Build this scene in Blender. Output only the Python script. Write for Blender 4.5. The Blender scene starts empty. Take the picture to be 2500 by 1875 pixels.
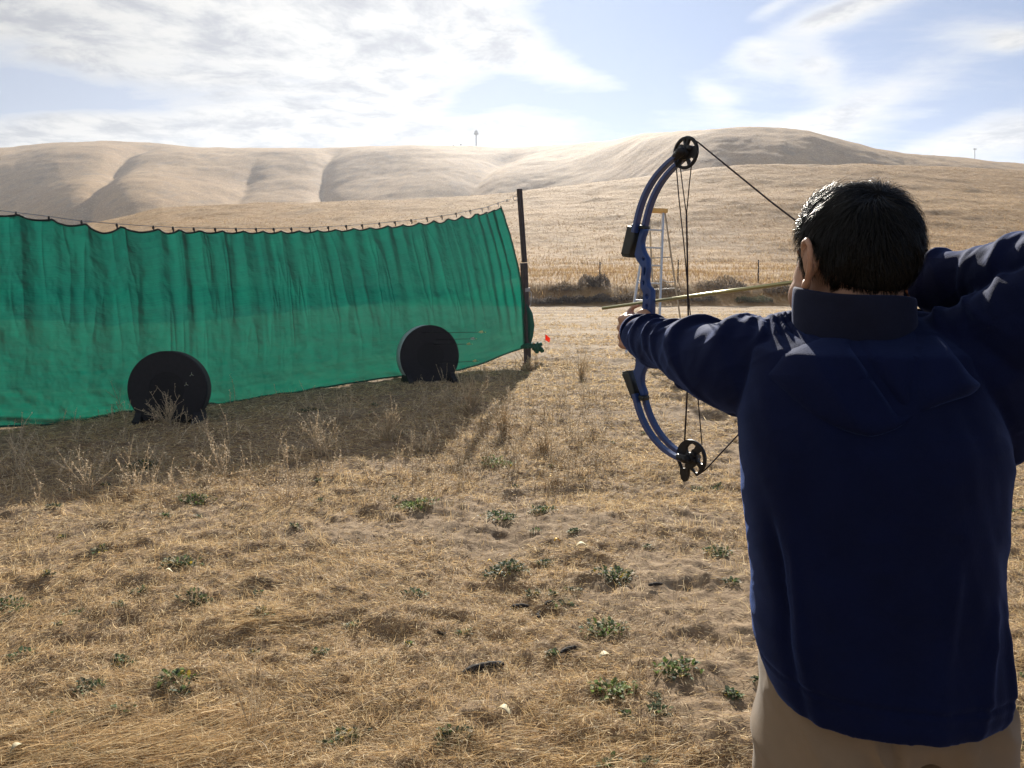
import bpy, bmesh, math, random
import numpy as np
from mathutils import Vector, Matrix
S = bpy.context.scene
COL = S.collection
R = math.radians
# ---------------------------------------------------------------- camera
F, CX, CY, PITCH, CAMZ = 1890.0, 1250.0, 937.5, R(8.3), 1.5
cd = bpy.data.cameras.new('camera')
cd.sensor_width = 36.0; cd.lens = 36.0 * F / 2500.0
cd.clip_start = 0.05; cd.clip_end = 9000
cam = bpy.data.objects.new('camera', cd); COL.objects.link(cam)
cam.location = (0, 0, CAMZ); cam.rotation_euler = (math.pi / 2 - PITCH, 0, 0)
S.camera = cam
# ---------------------------------------------------------------- light
SUN_EL, SUN_AZ = R(22.3), R(4.5)           # azimuth measured from +Y towards +X
sv = Vector((math.sin(SUN_AZ) * math.cos(SUN_EL), math.cos(SUN_AZ) * math.cos(SUN_EL), math.sin(SUN_EL)))
sl = bpy.data.lights.new('sun', 'SUN'); sl.energy = 5.0; sl.angle = R(0.6); sl.color = (1.0, 0.93, 0.82)
so = bpy.data.objects.new('sun', sl); COL.objects.link(so)
so.rotation_euler = (-sv).to_track_quat('-Z', 'Y').to_euler(); so.location = (0, 0, 30)
S.view_settings.view_transform = 'Standard'; S.view_settings.look = 'None'
S.view_settings.gamma = 1; S.view_settings.exposure = 0.93
S.render.engine = 'CYCLES'
S.cycles.max_bounces = 7; S.cycles.diffuse_bounces = 3; S.cycles.glossy_bounces = 3
S.cycles.transmission_bounces = 4; S.cycles.volume_bounces = 0; S.cycles.transparent_max_bounces = 8
S.cycles.use_adaptive_sampling = True; S.cycles.use_denoising = True
try:
    S.cycles.denoiser = 'OPENIMAGEDENOISE'
except Exception:
    pass

def V(*a): return np.array(a, float)
def ray(px, py):
    a, b = (px - CX) / F, (CY - py) / F
    c, s = math.cos(PITCH), math.sin(PITCH)
    return V(a, c + b * s, -s + b * c)
def at(px, py, Y):
    d = ray(px, py); return V(0, 0, CAMZ) + d * (Y / d[1])
def gnd(px, py, z=0.0):
    d = ray(px, py); return V(0, 0, CAMZ) + d * ((z - CAMZ) / d[2])
def onp(px, py, P0, n):
    d = ray(px, py); c = V(0, 0, CAMZ); return c + d * (np.dot(P0 - c, n) / np.dot(d, n))

# ---------------------------------------------------------------- world
class NT:
    """tiny helper to write node graphs"""
    def __init__(s, nt): s.nt = nt
    def n(s, t, **kw):
        o = s.nt.nodes.new(t)
        for k, v in kw.items(): setattr(o, k, v)
        return o
    def link(s, a, b): s.nt.links.new(a, b)
    def put(s, sock, v):
        if hasattr(v, 'is_output') or isinstance(v, bpy.types.NodeSocket): s.link(v, sock)
        else: sock.default_value = v
    def m(s, op, a, b=0.0, c=0.0, clamp=False):
        o = s.n('ShaderNodeMath', operation=op); o.use_clamp = clamp
        s.put(o.inputs[0], a); s.put(o.inputs[1], b)
        if op in ('MULTIPLY_ADD', 'SMOOTH_MIN', 'SMOOTH_MAX'): s.put(o.inputs[2], c)
        return o.outputs[0]
    def mr(s, v, a, b, c=0.0, d=1.0, smooth=True):
        o = s.n('ShaderNodeMapRange'); o.interpolation_type = 'SMOOTHSTEP' if smooth else 'LINEAR'
        s.put(o.inputs[0], v)
        for i, x in enumerate((a, b, c, d)): s.put(o.inputs[i + 1], x)
        return o.outputs[0]
    def mix(s, f, a, b, blend='MIX'):
        o = s.n('ShaderNodeMix', data_type='RGBA', blend_type=blend)
        s.put(o.inputs[0], f)
        s.put(o.inputs[6], a if not isinstance(a, tuple) or len(a) == 4 else (*a, 1))
        s.put(o.inputs[7], b if not isinstance(b, tuple) or len(b) == 4 else (*b, 1))
        return o.outputs[2]
    def noise(s, vec, scale, detail=4.0, rough=0.5, dist=0.0, dim='3D'):
        o = s.n('ShaderNodeTexNoise', noise_dimensions=dim)
        if vec is not None: s.link(vec, o.inputs['Vector'])
        o.inputs['Scale'].default_value = scale; o.inputs['Detail'].default_value = detail
        o.inputs['Roughness'].default_value = rough; o.inputs['Distortion'].default_value = dist
        return o.outputs[0]
    def xyz(s, x, y, z=0.0):
        o = s.n('ShaderNodeCombineXYZ'); s.put(o.inputs[0], x); s.put(o.inputs[1], y); s.put(o.inputs[2], z)
        return o.outputs[0]

def azel(px, py):
    d = ray(px, py); return math.degrees(math.atan2(d[0], d[1])), math.degrees(math.atan2(d[2], math.hypot(d[0], d[1])))

w = bpy.data.worlds.new('World'); S.world = w; w.use_nodes = True
T = NT(w.node_tree); w.node_tree.nodes.clear()
sky = T.n('ShaderNodeTexSky', sky_type='NISHITA'); sky.sun_disc = False
sky.sun_elevation = SUN_EL; sky.sun_rotation = SUN_AZ
sky.altitude = 200; sky.air_density = 1.0; sky.dust_density = 0.6; sky.ozone_density = 1.6
tc = T.n('ShaderNodeTexCoord'); sep = T.n('ShaderNodeSeparateXYZ'); T.link(tc.outputs['Generated'], sep.inputs[0])
X_, Y_, Z_ = sep.outputs
az = T.m('MULTIPLY', T.m('ARCTAN2', X_, Y_), 57.2958)
el = T.m('MULTIPLY', T.m('ARCSINE', Z_), 57.2958)
den = T.m('MAXIMUM', T.m('ADD', Z_, 0.13), 0.02)
flat = T.xyz(T.m('DIVIDE', X_, den), T.m('DIVIDE', Y_, den), 0.0)      # a cloud sheet seen in perspective
warp = T.n('ShaderNodeTexNoise'); T.link(flat, warp.inputs['Vector']); warp.inputs['Scale'].default_value = 0.9; warp.inputs['Detail'].default_value = 3
va = T.n('ShaderNodeVectorMath', operation='MULTIPLY_ADD'); T.link(warp.outputs['Color'], va.inputs[0]); va.inputs[1].default_value = (0.35, 0.45, 0); T.link(flat, va.inputs[2])
fw = va.outputs[0]
n1 = T.noise(fw, 1.5, 10, 0.66, 0.0)
n2 = T.noise(fw, 5.2, 8, 0.64, 0.2)
n3 = T.noise(fw, 0.45, 3, 0.5)
# wispy streaks: rotated, stretched
mp = T.n('ShaderNodeMapping'); T.link(fw, mp.inputs[0]); mp.inputs['Rotation'].default_value = (0, 0, R(38)); mp.inputs['Scale'].default_value = (1.1, 4.2, 1)
n4 = T.noise(mp.outputs[0], 0.9, 8, 0.62, 0.5)
cover = T.mr(az, 9, -7, -0.02, 0.42)                       # thick sheet to the left, thin to the right
cover = T.m('ADD', cover, T.mr(T.m('ABSOLUTE', az), 60, 120, 0.0, 0.1))
# clear holes and cloud banks placed by direction (px of the photo -> azimuth / elevation)
blobs = [  # px, py, rx(deg), ry(deg), rot, amount
 (60, 250, 8, 1.5, -8, -0.42), (150, 300, 4, 0.8, 0, 0.25), (0, 170, 4, 1.6, 0, -0.2), (1160, 250, 3.2, 1.2, -20, -0.3),
 (1380, 250, 8, 1.4, 8, -0.10), (1520, 140, 6, 4, 0, -0.12), (1480, 205, 3.6, .8, 14, 0.22), (1330, 150, 6, 2.0, 30, 0.2),
 (1850, 138, 2.7, 1.25, 15, 0.34), (2000, 160, 1.4, 1.9, -30, 0.24), (1740, 232, 2.0, 1.0, 20, 0.30),
 (1760, 300, 6, 1.0, 6, 0.22), (2080, 20, 6, 0.9, -14, 0.42), (1880, 20, 2.2, 0.5, -20, 0.3), (2150, 230, 9, 1.6, -22, 0.2), (2010, 300, 4, 1.0, -12, 0.2),
 (2400, 350, 8, 1.5, -5, 0.42), (2390, 80, 3, 1.0, 10, 0.16), (2480, 100, 1.5, .7, 0, 0.3), (1290, 315, 6, .9, 0, 0.16),
 (1700, 60, 6, 2.0, 0, -0.2), (2250, 320, 4, 0.7, -20, -0.18)]
for bx, by, rx, ry, rot, amt in blobs:
    a0, e0 = azel(bx, by); c, s_ = math.cos(R(rot)), math.sin(R(rot))
    da, de = T.m('SUBTRACT', az, a0), T.m('SUBTRACT', el, e0)
    u = T.m('DIVIDE', T.m('ADD', T.m('MULTIPLY', da, c), T.m('MULTIPLY', de, -s_)), rx)
    v = T.m('DIVIDE', T.m('ADD', T.m('MULTIPLY', da, s_), T.m('MULTIPLY', de, c)), ry)
    g = T.m('POWER', 2.71828, T.m('MULTIPLY', T.m('ADD', T.m('MULTIPLY', u, u), T.m('MULTIPLY', v, v)), -1.0))
    cover = T.m('MULTIPLY_ADD', g, amt, cover)
base = T.m('ADD', T.m('MULTIPLY', n1, 0.62), T.m('MULTIPLY', n4, 0.38))
dens = T.mr(T.m('ADD', base, cover), 0.48, 0.92)
dens = T.m('MULTIPLY', dens, T.mr(el, -2, 4))
veil = T.mr(az, 16, -14, 0.0, 0.32)
dens = T.m('MAXIMUM', dens, veil)
# light on the clouds: brighter towards the sun, greyer in the thick parts
sd = T.n('ShaderNodeVectorMath', operation='DOT_PRODUCT'); T.link(tc.outputs['Generated'], sd.inputs[0]); sd.inputs[1].default_value = sv
glow = T.m('POWER', T.m('MAXIMUM', sd.outputs['Value'], 0.0), 7.0)
thick = T.mr(n2, 0.38, 0.68, 0.0, 1.0)
thick2 = T.mr(n3, 0.35, 0.7)
shade = T.m('MULTIPLY', thick, T.mr(dens, 0.5, 1.0))
cb = T.m('MULTIPLY_ADD', glow, 1.9, 5.0)
cb = T.m('MULTIPLY', cb, T.m('SUBTRACT', 1.0, T.m('MULTIPLY', shade, 0.34)))
cb = T.m('MULTIPLY', cb, T.m('SUBTRACT', 1.0, T.m('MULTIPLY', T.m('MULTIPLY', thick2, dens), 0.14)))
ccol = T.mix(shade, (1.0, 0.985, 0.95), (0.86, 0.89, 0.97))
vm = T.n('ShaderNodeVectorMath', operation='SCALE'); T.link(ccol, vm.inputs[0]); T.link(cb, vm.inputs['Scale'])
soft = T.mix(1.0, sky.outputs[0], (1 / 3.4, 1 / 4.6, 1 / 7.4), 'MULTIPLY')       # shoulder: keeps the circumsolar sky from clipping
soft = T.mix(1.0, soft, (1.0, 1.0, 1.0), 'ADD')
skyc = T.mix(1.0, sky.outputs[0], soft, 'DIVIDE')
skyc = T.mix(1.0, skyc, (0.88, 0.97, 1.12), 'MULTIPLY')
final = T.mix(dens, skyc, vm.outputs[0])
bg = T.n('ShaderNodeBackground'); bg.inputs['Strength'].default_value = 0.07; T.link(final, bg.inputs['Color'])
wo = T.n('ShaderNodeOutputWorld'); T.link(bg.outputs[0], wo.inputs[0])
# ---------------------------------------------------------------- helpers
def tag(o, label=None, cat=None, group=None, kind=None):
    if label: o['label'] = label
    if cat: o['category'] = cat
    if group: o['group'] = group
    if kind: o['kind'] = kind
    return o
def empty(name, loc, label=None, cat=None, group=None):
    o = bpy.data.objects.new(name, None); COL.objects.link(o); o.location = loc; o.empty_display_size = 0.1
    return tag(o, label, cat, group)
def link_mesh(name, me, mat=None, parent=None, smooth=False):
    o = bpy.data.objects.new(name, me); COL.objects.link(o)
    if mat: me.materials.append(mat)
    if smooth: me.polygons.foreach_set('use_smooth', np.ones(len(me.polygons), bool))
    if parent is not None:                      # vertices are written in world space; parents are unrotated empties
        bpl = Vector(parent.get('_abs', parent.location)) if parent.type == 'EMPTY' else Vector((0, 0, 0))
        o.parent = parent; o.location = -bpl
    return o
def mesh_obj(name, verts, faces, mat=None, parent=None, smooth=False):
    me = bpy.data.meshes.new(name); me.from_pydata([tuple(map(float, v)) for v in verts], [], [tuple(f) for f in faces]); me.validate(); me.update()
    return link_mesh(name, me, mat, parent, smooth)
def fast_mesh(name, verts, loops, sizes, mat=None, parent=None, smooth=False, col=None):
    me = bpy.data.meshes.new(name)
    me.vertices.add(len(verts)); me.vertices.foreach_set('co', np.asarray(verts, np.float32).ravel())
    me.loops.add(len(loops)); me.loops.foreach_set('vertex_index', np.asarray(loops, np.int32))
    sizes = np.asarray(sizes, np.int32); st = np.concatenate(([0], np.cumsum(sizes)[:-1])).astype(np.int32)
    me.polygons.add(len(sizes)); me.polygons.foreach_set('loop_start', st)
    try: me.polygons.foreach_set('loop_total', sizes)
    except Exception: pass
    me.update(calc_edges=True)
    if col is not None:
        a = me.color_attributes.new('tint', 'FLOAT_COLOR', 'POINT')
        c = np.ones((len(verts), 4), np.float32); c[:, :3] = col; a.data.foreach_set('color', c.ravel())
    return link_mesh(name, me, mat, parent, smooth)
class MB:
    def __init__(s): s.v = []; s.f = []
    def add(s, vs, fs):
        b = len(s.v); s.v += [tuple(map(float, v)) for v in vs]; s.f += [tuple(b + i for i in f) for f in fs]
    def loft(s, rings, cap=True, closed=True):
        n = len(rings[0]); vs = [p for r in rings for p in r]; fs = []
        for i in range(len(rings) - 1):
            for j in range(n if closed else n - 1):
                k = (j + 1) % n
                fs.append((i * n + j, i * n + k, (i + 1) * n + k, (i + 1) * n + j))
        if cap:
            fs.append(tuple(range(n))[::-1]); fs.append(tuple((len(rings) - 1) * n + j for j in range(n)))
        s.add(vs, fs)
    def tube(s, pts, r, n=8, cap=True):
        pts = [np.asarray(p, float) for p in pts]
        rs = r if hasattr(r, '__len__') else [r] * len(pts)
        rings = []; up = None
        for i, p in enumerate(pts):
            t = pts[min(i + 1, len(pts) - 1)] - pts[max(i - 1, 0)]; t = t / (np.linalg.norm(t) + 1e-12)
            if up is None:
                up = V(0, 0, 1) if abs(t[2]) < .9 else V(1, 0, 0)
            a = np.cross(t, up); a /= np.linalg.norm(a) + 1e-12; b = np.cross(a, t); up = b
            rings.append([p + rs[i] * (math.cos(q) * a + math.sin(q) * b) for q in np.linspace(0, 2 * math.pi, n, endpoint=False)])
        s.loft(rings, cap)
    def box(s, c, sx, sy, sz, ax=None):
        c = np.asarray(c, float); ax = ax if ax is not None else np.eye(3)
        vs = [c + ax[0] * sx / 2 * i + ax[1] * sy / 2 * j + ax[2] * sz / 2 * k for i in (-1, 1) for j in (-1, 1) for k in (-1, 1)]
        s.add(vs, [(0, 1, 3, 2), (4, 6, 7, 5), (0, 4, 5, 1), (2, 3, 7, 6), (0, 2, 6, 4), (1, 5, 7, 3)])
    def bar(s, p, q, a, b, side):
        """rectangular bar from p to q; a wide along side, b thick"""
        p, q = np.asarray(p, float), np.asarray(q, float); t = q - p; L = np.linalg.norm(t); t /= L
        sd = np.asarray(side, float); sd = sd - t * np.dot(sd, t); sd /= np.linalg.norm(sd); n = np.cross(t, sd)
        s.box((p + q) / 2, L, a, b, [t, sd, n])
    def ell(s, c, rx, ry, rz, ax=None, nu=20, nv=14):
        c = np.asarray(c, float); ax = np.eye(3) if ax is None else np.asarray(ax)
        rings = []
        for i in range(1, nv):
            th = math.pi * i / nv
            rings.append([c + ax[0] * rx * math.sin(th) * math.cos(ph) + ax[1] * ry * math.sin(th) * math.sin(ph) - ax[2] * rz * math.cos(th)
                          for ph in np.linspace(0, 2 * math.pi, nu, endpoint=False)])
        n = nu; vs = [p for r in rings for p in r]; fs = []
        for i in range(len(rings) - 1):
            for j in range(n):
                k = (j + 1) % n; fs.append((i * n + j, i * n + k, (i + 1) * n + k, (i + 1) * n + j))
        b = len(vs); vs += [c - ax[2] * rz, c + ax[2] * rz]
        for j in range(n):
            k = (j + 1) % n; fs.append((b, k, j)); fs.append((b + 1, (len(rings) - 1) * n + j, (len(rings) - 1) * n + k))
        s.add(vs, fs)
    def cap(s, p, q, r0, r1, n=14):
        """capsule with a taper"""
        p, q = np.asarray(p, float), np.asarray(q, float); t = q - p; L = np.linalg.norm(t); t = t / L
        up = V(0, 0, 1) if abs(t[2]) < .9 else V(1, 0, 0)
        a = np.cross(t, up); a /= np.linalg.norm(a); b = np.cross(t, a)
        rings = []
        for ph in (80, 55, 28, 0): rings.append((p - t * r0 * math.sin(R(ph)), r0 * math.cos(R(ph))))
        for ph in (0, 28, 55, 80): rings.append((q + t * r1 * math.sin(R(ph)), r1 * math.cos(R(ph))))
        s.loft([[c + rr * (math.cos(x) * a + math.sin(x) * b) for x in np.linspace(0, 2 * math.pi, n, endpoint=False)] for c, rr in rings])
    def chain(s, pts, rs):
        for i in range(len(pts) - 1): s.cap(pts[i], pts[i + 1], rs[i], rs[i + 1])
    def build(s, name, mat=None, parent=None, smooth=False, bevel=0):
        o = mesh_obj(name, s.v, s.f, mat, parent, smooth)
        bm = bmesh.new(); bm.from_mesh(o.data); bmesh.ops.recalc_face_normals(bm, faces=bm.faces); bm.to_mesh(o.data); bm.free()
        if bevel:
            m = o.modifiers.new('bevel', 'BEVEL'); m.width = bevel; m.segments = 2; m.limit_method = 'ANGLE'
        return o
def fuse(mb, voxel, smooth_it=6, smooth_f=0.5):
    """union of closed pieces -> one continuous vertex / face set"""
    o = mb.build('tmp'); m = o.modifiers.new('r', 'REMESH'); m.mode = 'VOXEL'; m.voxel_size = voxel; m.use_smooth_shade = True
    if smooth_it:
        sm = o.modifiers.new('s', 'SMOOTH'); sm.iterations = smooth_it; sm.factor = smooth_f
    dg = bpy.context.evaluated_depsgraph_get(); dg.update()
    me = bpy.data.meshes.new_from_object(o.evaluated_get(dg)); bpy.data.objects.remove(o)
    return me
def vcos(me):
    a = np.empty(len(me.vertices) * 3, np.float32); me.vertices.foreach_get('co', a); return a.reshape(-1, 3).astype(float)
def vnor(me):
    a = np.empty(len(me.vertices) * 3, np.float32); me.vertices.foreach_get('normal', a); return a.reshape(-1, 3).astype(float)
def setcos(me, c): me.vertices.foreach_set('co', c.astype(np.float32).ravel()); me.update()
def flat_shape(name, loops, origin, ua, wa, na, thick, bevel, mat, parent, shift=0.0):
    """2-D outline (with holes) filled, extruded along na, softly bevelled; loops are (u,w) lists"""
    cu = bpy.data.curves.new(name, 'CURVE'); cu.dimensions = '2D'; cu.fill_mode = 'BOTH'
    for lp in loops:
        sp = cu.splines.new('POLY'); sp.points.add(len(lp) - 1)
        for p, (u, v_) in zip(sp.points, lp): p.co = (u, v_, 0, 1)
        sp.use_cyclic_u = True
    cu.extrude = max(thick / 2 - bevel, 1e-4); cu.bevel_depth = bevel; cu.bevel_resolution = 1; cu.offset = -bevel
    o = bpy.data.objects.new('tmp', cu); COL.objects.link(o)
    dg = bpy.context.evaluated_depsgraph_get(); dg.update()
    me = bpy.data.meshes.new_from_object(o.evaluated_get(dg)); bpy.data.objects.remove(o)
    me.name = name; c = vcos(me)
    W_ = np.asarray(origin) + c[:, :1] * np.asarray(ua) + c[:, 1:2] * np.asarray(wa) + (c[:, 2:] + shift) * np.asarray(na)
    setcos(me, W_); me.materials.clear()
    return link_mesh(name, me, mat, parent)
# value noise
def _h(ix, iy, s):
    n = (ix.astype(np.int64) * 374761393 + iy.astype(np.int64) * 668265263 + s * 982451653) & 0xffffffff
    n = ((n ^ (n >> 13)) * 1274126177) & 0xffffffff
    return ((n ^ (n >> 16)) & 0xffffff) / float(0xffffff)
def vn(x, y, s=0):
    xi, yi = np.floor(x), np.floor(y); fx, fy = x - xi, y - yi
    fx = fx * fx * fx * (fx * (fx * 6 - 15) + 10); fy = fy * fy * fy * (fy * (fy * 6 - 15) + 10)
    a, b, c, d = _h(xi, yi, s), _h(xi + 1, yi, s), _h(xi, yi + 1, s), _h(xi + 1, yi + 1, s)
    return (a + (b - a) * fx) * (1 - fy) + (c + (d - c) * fx) * fy
def fbm(x, y, o=4, s=0, g=0.5):
    t = 0; a = 1; n = 0
    for i in range(o):
        t = t + a * vn(x * 2 ** i + i * 17.3, y * 2 ** i + i * 9.1, s + i); n += a; a *= g
    return t / n          # 0..1
def sstep(a, b, x):
    t = np.clip((x - a) / (b - a), 0, 1); return t * t * (3 - 2 * t)
# ---------------------------------------------------------------- materials
def mat(name, color, rough=0.7, metal=0.0, var=0.0, vscale=8.0, bump=0.0, bscale=60.0, spec=0.5, sheen=0.0, sheen_tint=(1, 1, 1), col2=None, stretch=None, coat=0.0, translucent=0.0, attr=False, sheen_rough=0.4):
    m = bpy.data.materials.new(name); m.use_nodes = True; nt = m.node_tree; nt.nodes.clear(); t = NT(nt)
    p = t.n('ShaderNodeBsdfPrincipled'); out = t.n('ShaderNodeOutputMaterial')
    tc = t.n('ShaderNodeTexCoord'); vec = tc.outputs['Object']
    if stretch:
        mp = t.n('ShaderNodeMapping'); t.link(vec, mp.inputs[0]); mp.inputs['Scale'].default_value = stretch; vec = mp.outputs[0]
    c = (*color, 1)
    if attr:
        at_ = t.n('ShaderNodeAttribute'); at_.attribute_name = 'tint'; c = at_.outputs['Color']
    elif var > 0 or col2:
        n = t.noise(vec, vscale, 5, 0.6); f = t.mr(n, 0.3, 0.7)
        c2 = (*(col2 or tuple(x * (1 - var) for x in color)), 1)
        c = t.mix(f, c, c2)
    t.put(p.inputs['Base Color'], c)
    p.inputs['Roughness'].default_value = rough; p.inputs['Metallic'].default_value = metal
    p.inputs['Specular IOR Level'].default_value = spec
    if sheen:
        p.inputs['Sheen Weight'].default_value = sheen; p.inputs['Sheen Tint'].default_value = (*sheen_tint, 1); p.inputs['Sheen Roughness'].default_value = sheen_rough
    if coat: p.inputs['Coat Weight'].default_value = coat; p.inputs['Coat Roughness'].default_value = 0.15
    if bump:
        bn = t.n('ShaderNodeBump'); bn.inputs['Strength'].default_value = 0.6; bn.inputs['Distance'].default_value = bump
        t.link(t.noise(vec, bscale, 4, 0.6), bn.inputs['Height']); t.link(bn.outputs[0], p.inputs['Normal'])
    sh = p.outputs[0]
    if translucent:
        tr = t.n('ShaderNodeBsdfTranslucent'); t.put(tr.inputs[0], c)
        mx = t.n('ShaderNodeMixShader'); mx.inputs[0].default_value = translucent
        t.link(sh, mx.inputs[1]); t.link(tr.outputs[0], mx.inputs[2]); sh = mx.outputs[0]
    t.link(sh, out.inputs[0]); return m
# ---------------------------------------------------------------- terrain
rng = np.random.default_rng(7)
def field(x, y):
    """small relief of the flat field"""
    r = np.hypot(x, y)
    h = (fbm(x * .35, y * .35, 2, 3) - .5) * .10
    h += (fbm(x * 1.7, y * 1.7, 3, 11) - .5) * .05
    h += np.maximum(fbm(x * 5.5, y * 5.5, 3, 23) - .45, 0) * .075
    h += (fbm(x * 19, y * 19, 2, 83) - .5) * .022 * (1 - sstep(6, 12, y))
    h -= sstep(.60, .72, fbm(x * 2.3 + 40, y * 2.3, 3, 51)) * .022            # scuffed hollows
    h *= 1 - .7 * sstep(14, 34, y)
    return h - .02
def px_of(x, y): return CX + F * (x / np.maximum(y, .1)) * 1.0
c8, s8 = math.cos(PITCH), math.sin(PITCH)
def zpx(py, Y):      # height at depth Y seen on image row py
    b = (CY - py) / F; return CAMZ + Y * (-s8 + b * c8) / (c8 + b * s8)
def colpx(a):        # tan(azimuth) -> nominal photo column near the horizon
    return CX + F * a * 1.012
near_crest = ([-1500, 0, 250, 400, 560, 820, 1020, 1190, 1300, 1430, 1566, 1702, 1815, 2097, 2323, 2500, 4000],
              [600, 575, 545, 512, 504, 501, 492, 480, 470, 455, 440, 421, 415, 410, 418, 427, 470])
skyline = ([-1500, 0, 60, 160, 270, 400, 500, 650, 850, 950, 1010, 1250, 1320, 1400, 1500, 1566, 1650, 1740, 1815, 1900, 1960, 2040, 2120, 2190, 2300, 2400, 2500, 4000],
           [390, 369, 366, 355, 349, 357, 366, 368, 366, 362, 360, 366, 362, 358, 346, 332, 320, 314, 311, 313, 322, 344, 366, 379, 388, 396, 404, 470])
spur = ([-1500, 0, 120, 226, 339, 480, 560, 640, 4000], [520, 500, 480, 465, 453, 462, 485, 520, 560])     # nearer hump at left
def hills(a, Y):
    """a = tan azimuth, Y = depth; arrays"""
    px = colpx(a)
    nc = np.interp(px, *near_crest); sk = np.interp(px, *skyline); sp = np.interp(px, *spur)
    right = sstep(1250, 1750, px); left = 1 - right
    Yc = 150 + 0 * px; Yd = 200 + 60 * left; Ys = 330 * right + 640 * left
    z0 = 0 * px
    z1 = zpx(694, 37.0) + 0 * px
    z2 = zpx(640 + 0 * px, 60.0)
    zc = zpx(nc, Yc)
    zd = zc - 7 - 3 * right
    zs = zpx(sk, Ys)
    zm = zd + (zs - zd) * (.43 + .05 * np.sin(px / 160.)) 
    zm = zm * left + (zd + (zs - zd) * .46) * right
    Ym = Yd + (Ys - Yd) * (.40)
    zt = zd + (zs - zd) * .86; Yt = Yd + (Ys - Yd) * .78
    ks = [(34 + 0 * px, z0), (37 + 0 * px, z1), (60 + 0 * px, z2), (100 + 0 * px, z2 + (zc - z2) * .46), (Yc, zc), (Yd, zd), (Ym, zm), (Yt, zt), (Ys, zs), (Ys + 90, zs + 1), (Ys + 400, zs - 70), (4000 + 0 * px, zs * 0 - 20)]
    z = np.where(Y < 34, 0.0, 0.0) * px
    n = len(ks)
    # monotone-ish cubic hermite
    for i in range(n - 1):
        Y0, v0 = ks[i]; Y1, v1 = ks[i + 1]
        m = (Y >= Y0) & (Y < Y1)
        def slope(j):
            if j <= 0 or j >= n - 1: return 0 * px
            d0 = (ks[j][1] - ks[j - 1][1]) / (ks[j][0] - ks[j - 1][0]); d1 = (ks[j + 1][1] - ks[j][1]) / (ks[j + 1][0] - ks[j][0])
            return np.where(d0 * d1 > 0, 2 * d0 * d1 / (d0 + d1 + 1e-12), 0.0)
        h = Y1 - Y0; t = np.clip((Y - Y0) / h, 0, 1)
        t2, t3 = t * t, t * t * t
        zz = (2 * t3 - 3 * t2 + 1) * v0 + (t3 - 2 * t2 + t) * h * slope(i) + (-2 * t3 + 3 * t2) * v1 + (t3 - t2) * h * slope(i + 1)
        z = np.where(m, zz, z)
    x = a * Y
    # relief
    amp = sstep(40, 260, Y)
    mid = sstep(180, 260, Y) * (1 - sstep(.72, .98, (Y - Yd) / (Ys - Yd)))
    rid = 1 - np.sqrt((2 * fbm(x / 110., Y / 210., 3, 77) - 1) ** 2 + .01)
    z = z + (fbm(x / 40., Y / 60., 4, 5) - .5) * 2.2 * amp + mid * left * ((rid - .72) * 6) + mid * right * (rid - .72) * 7
    z = z + (fbm(x / 14., Y / 14., 4, 9) - .5) * (.6 + .3 * amp) * sstep(36, 60, Y)
    z = z + (fbm(x / 3., Y / 3., 3, 19) - .5) * .35 * sstep(34.5, 40, Y)
    # the spur at left and two gullies
    z = z + mid * left * 9 * np.exp(-((px - 330) / 170.) ** 2) * np.exp(-((Y - 330) / 60.) ** 2)
    for pts, w_, dp in (([(215, 250), (225, 330), (290, 430), (330, 520), (420, 600)], 40, 6), ([(830, 270), (815, 340), (792, 420), (800, 500), (840, 600)], 30, 5),
                        ([(1090, 260), (1120, 350), (1190, 450), (1260, 560)], 46, 7), ([(520, 300), (600, 400), (640, 520)], 30, 3)):
        q = np.array(pts, float); cx_ = np.interp(Y, q[:, 1], q[:, 0]); k = np.exp(-np.abs((px - cx_) / w_) ** 1.3)
        z = z - dp * k * sstep(q[0, 1] - 20, q[0, 1] + 40, Y) * (1 - sstep(q[-1, 1] - 60, q[-1, 1] + 20, Y))
    return z
def field_all(x, y):
    a = x / np.maximum(y, 1.0)
    f = field(x, y) * (1 - sstep(33, 36, y))
    return f + np.where(y > 34, hills(np.clip(a, -2.2, 2.2), np.maximum(y, 34.001)), 0)
def grid_mesh(name, xs, ys, zs, mt, kind='structure'):
    nr, nc_ = xs.shape
    v = np.stack([xs, ys, zs], -1).reshape(-1, 3)
    i = np.arange(nr - 1)[:, None] * nc_ + np.arange(nc_ - 1)[None]
    q = np.stack([i, i + 1, i + nc_ + 1, i + nc_], -1).reshape(-1)
    o = fast_mesh(name, v, q, np.full(len(q) // 4, 4), mt, None, True)
    o['kind'] = kind; return o

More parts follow.
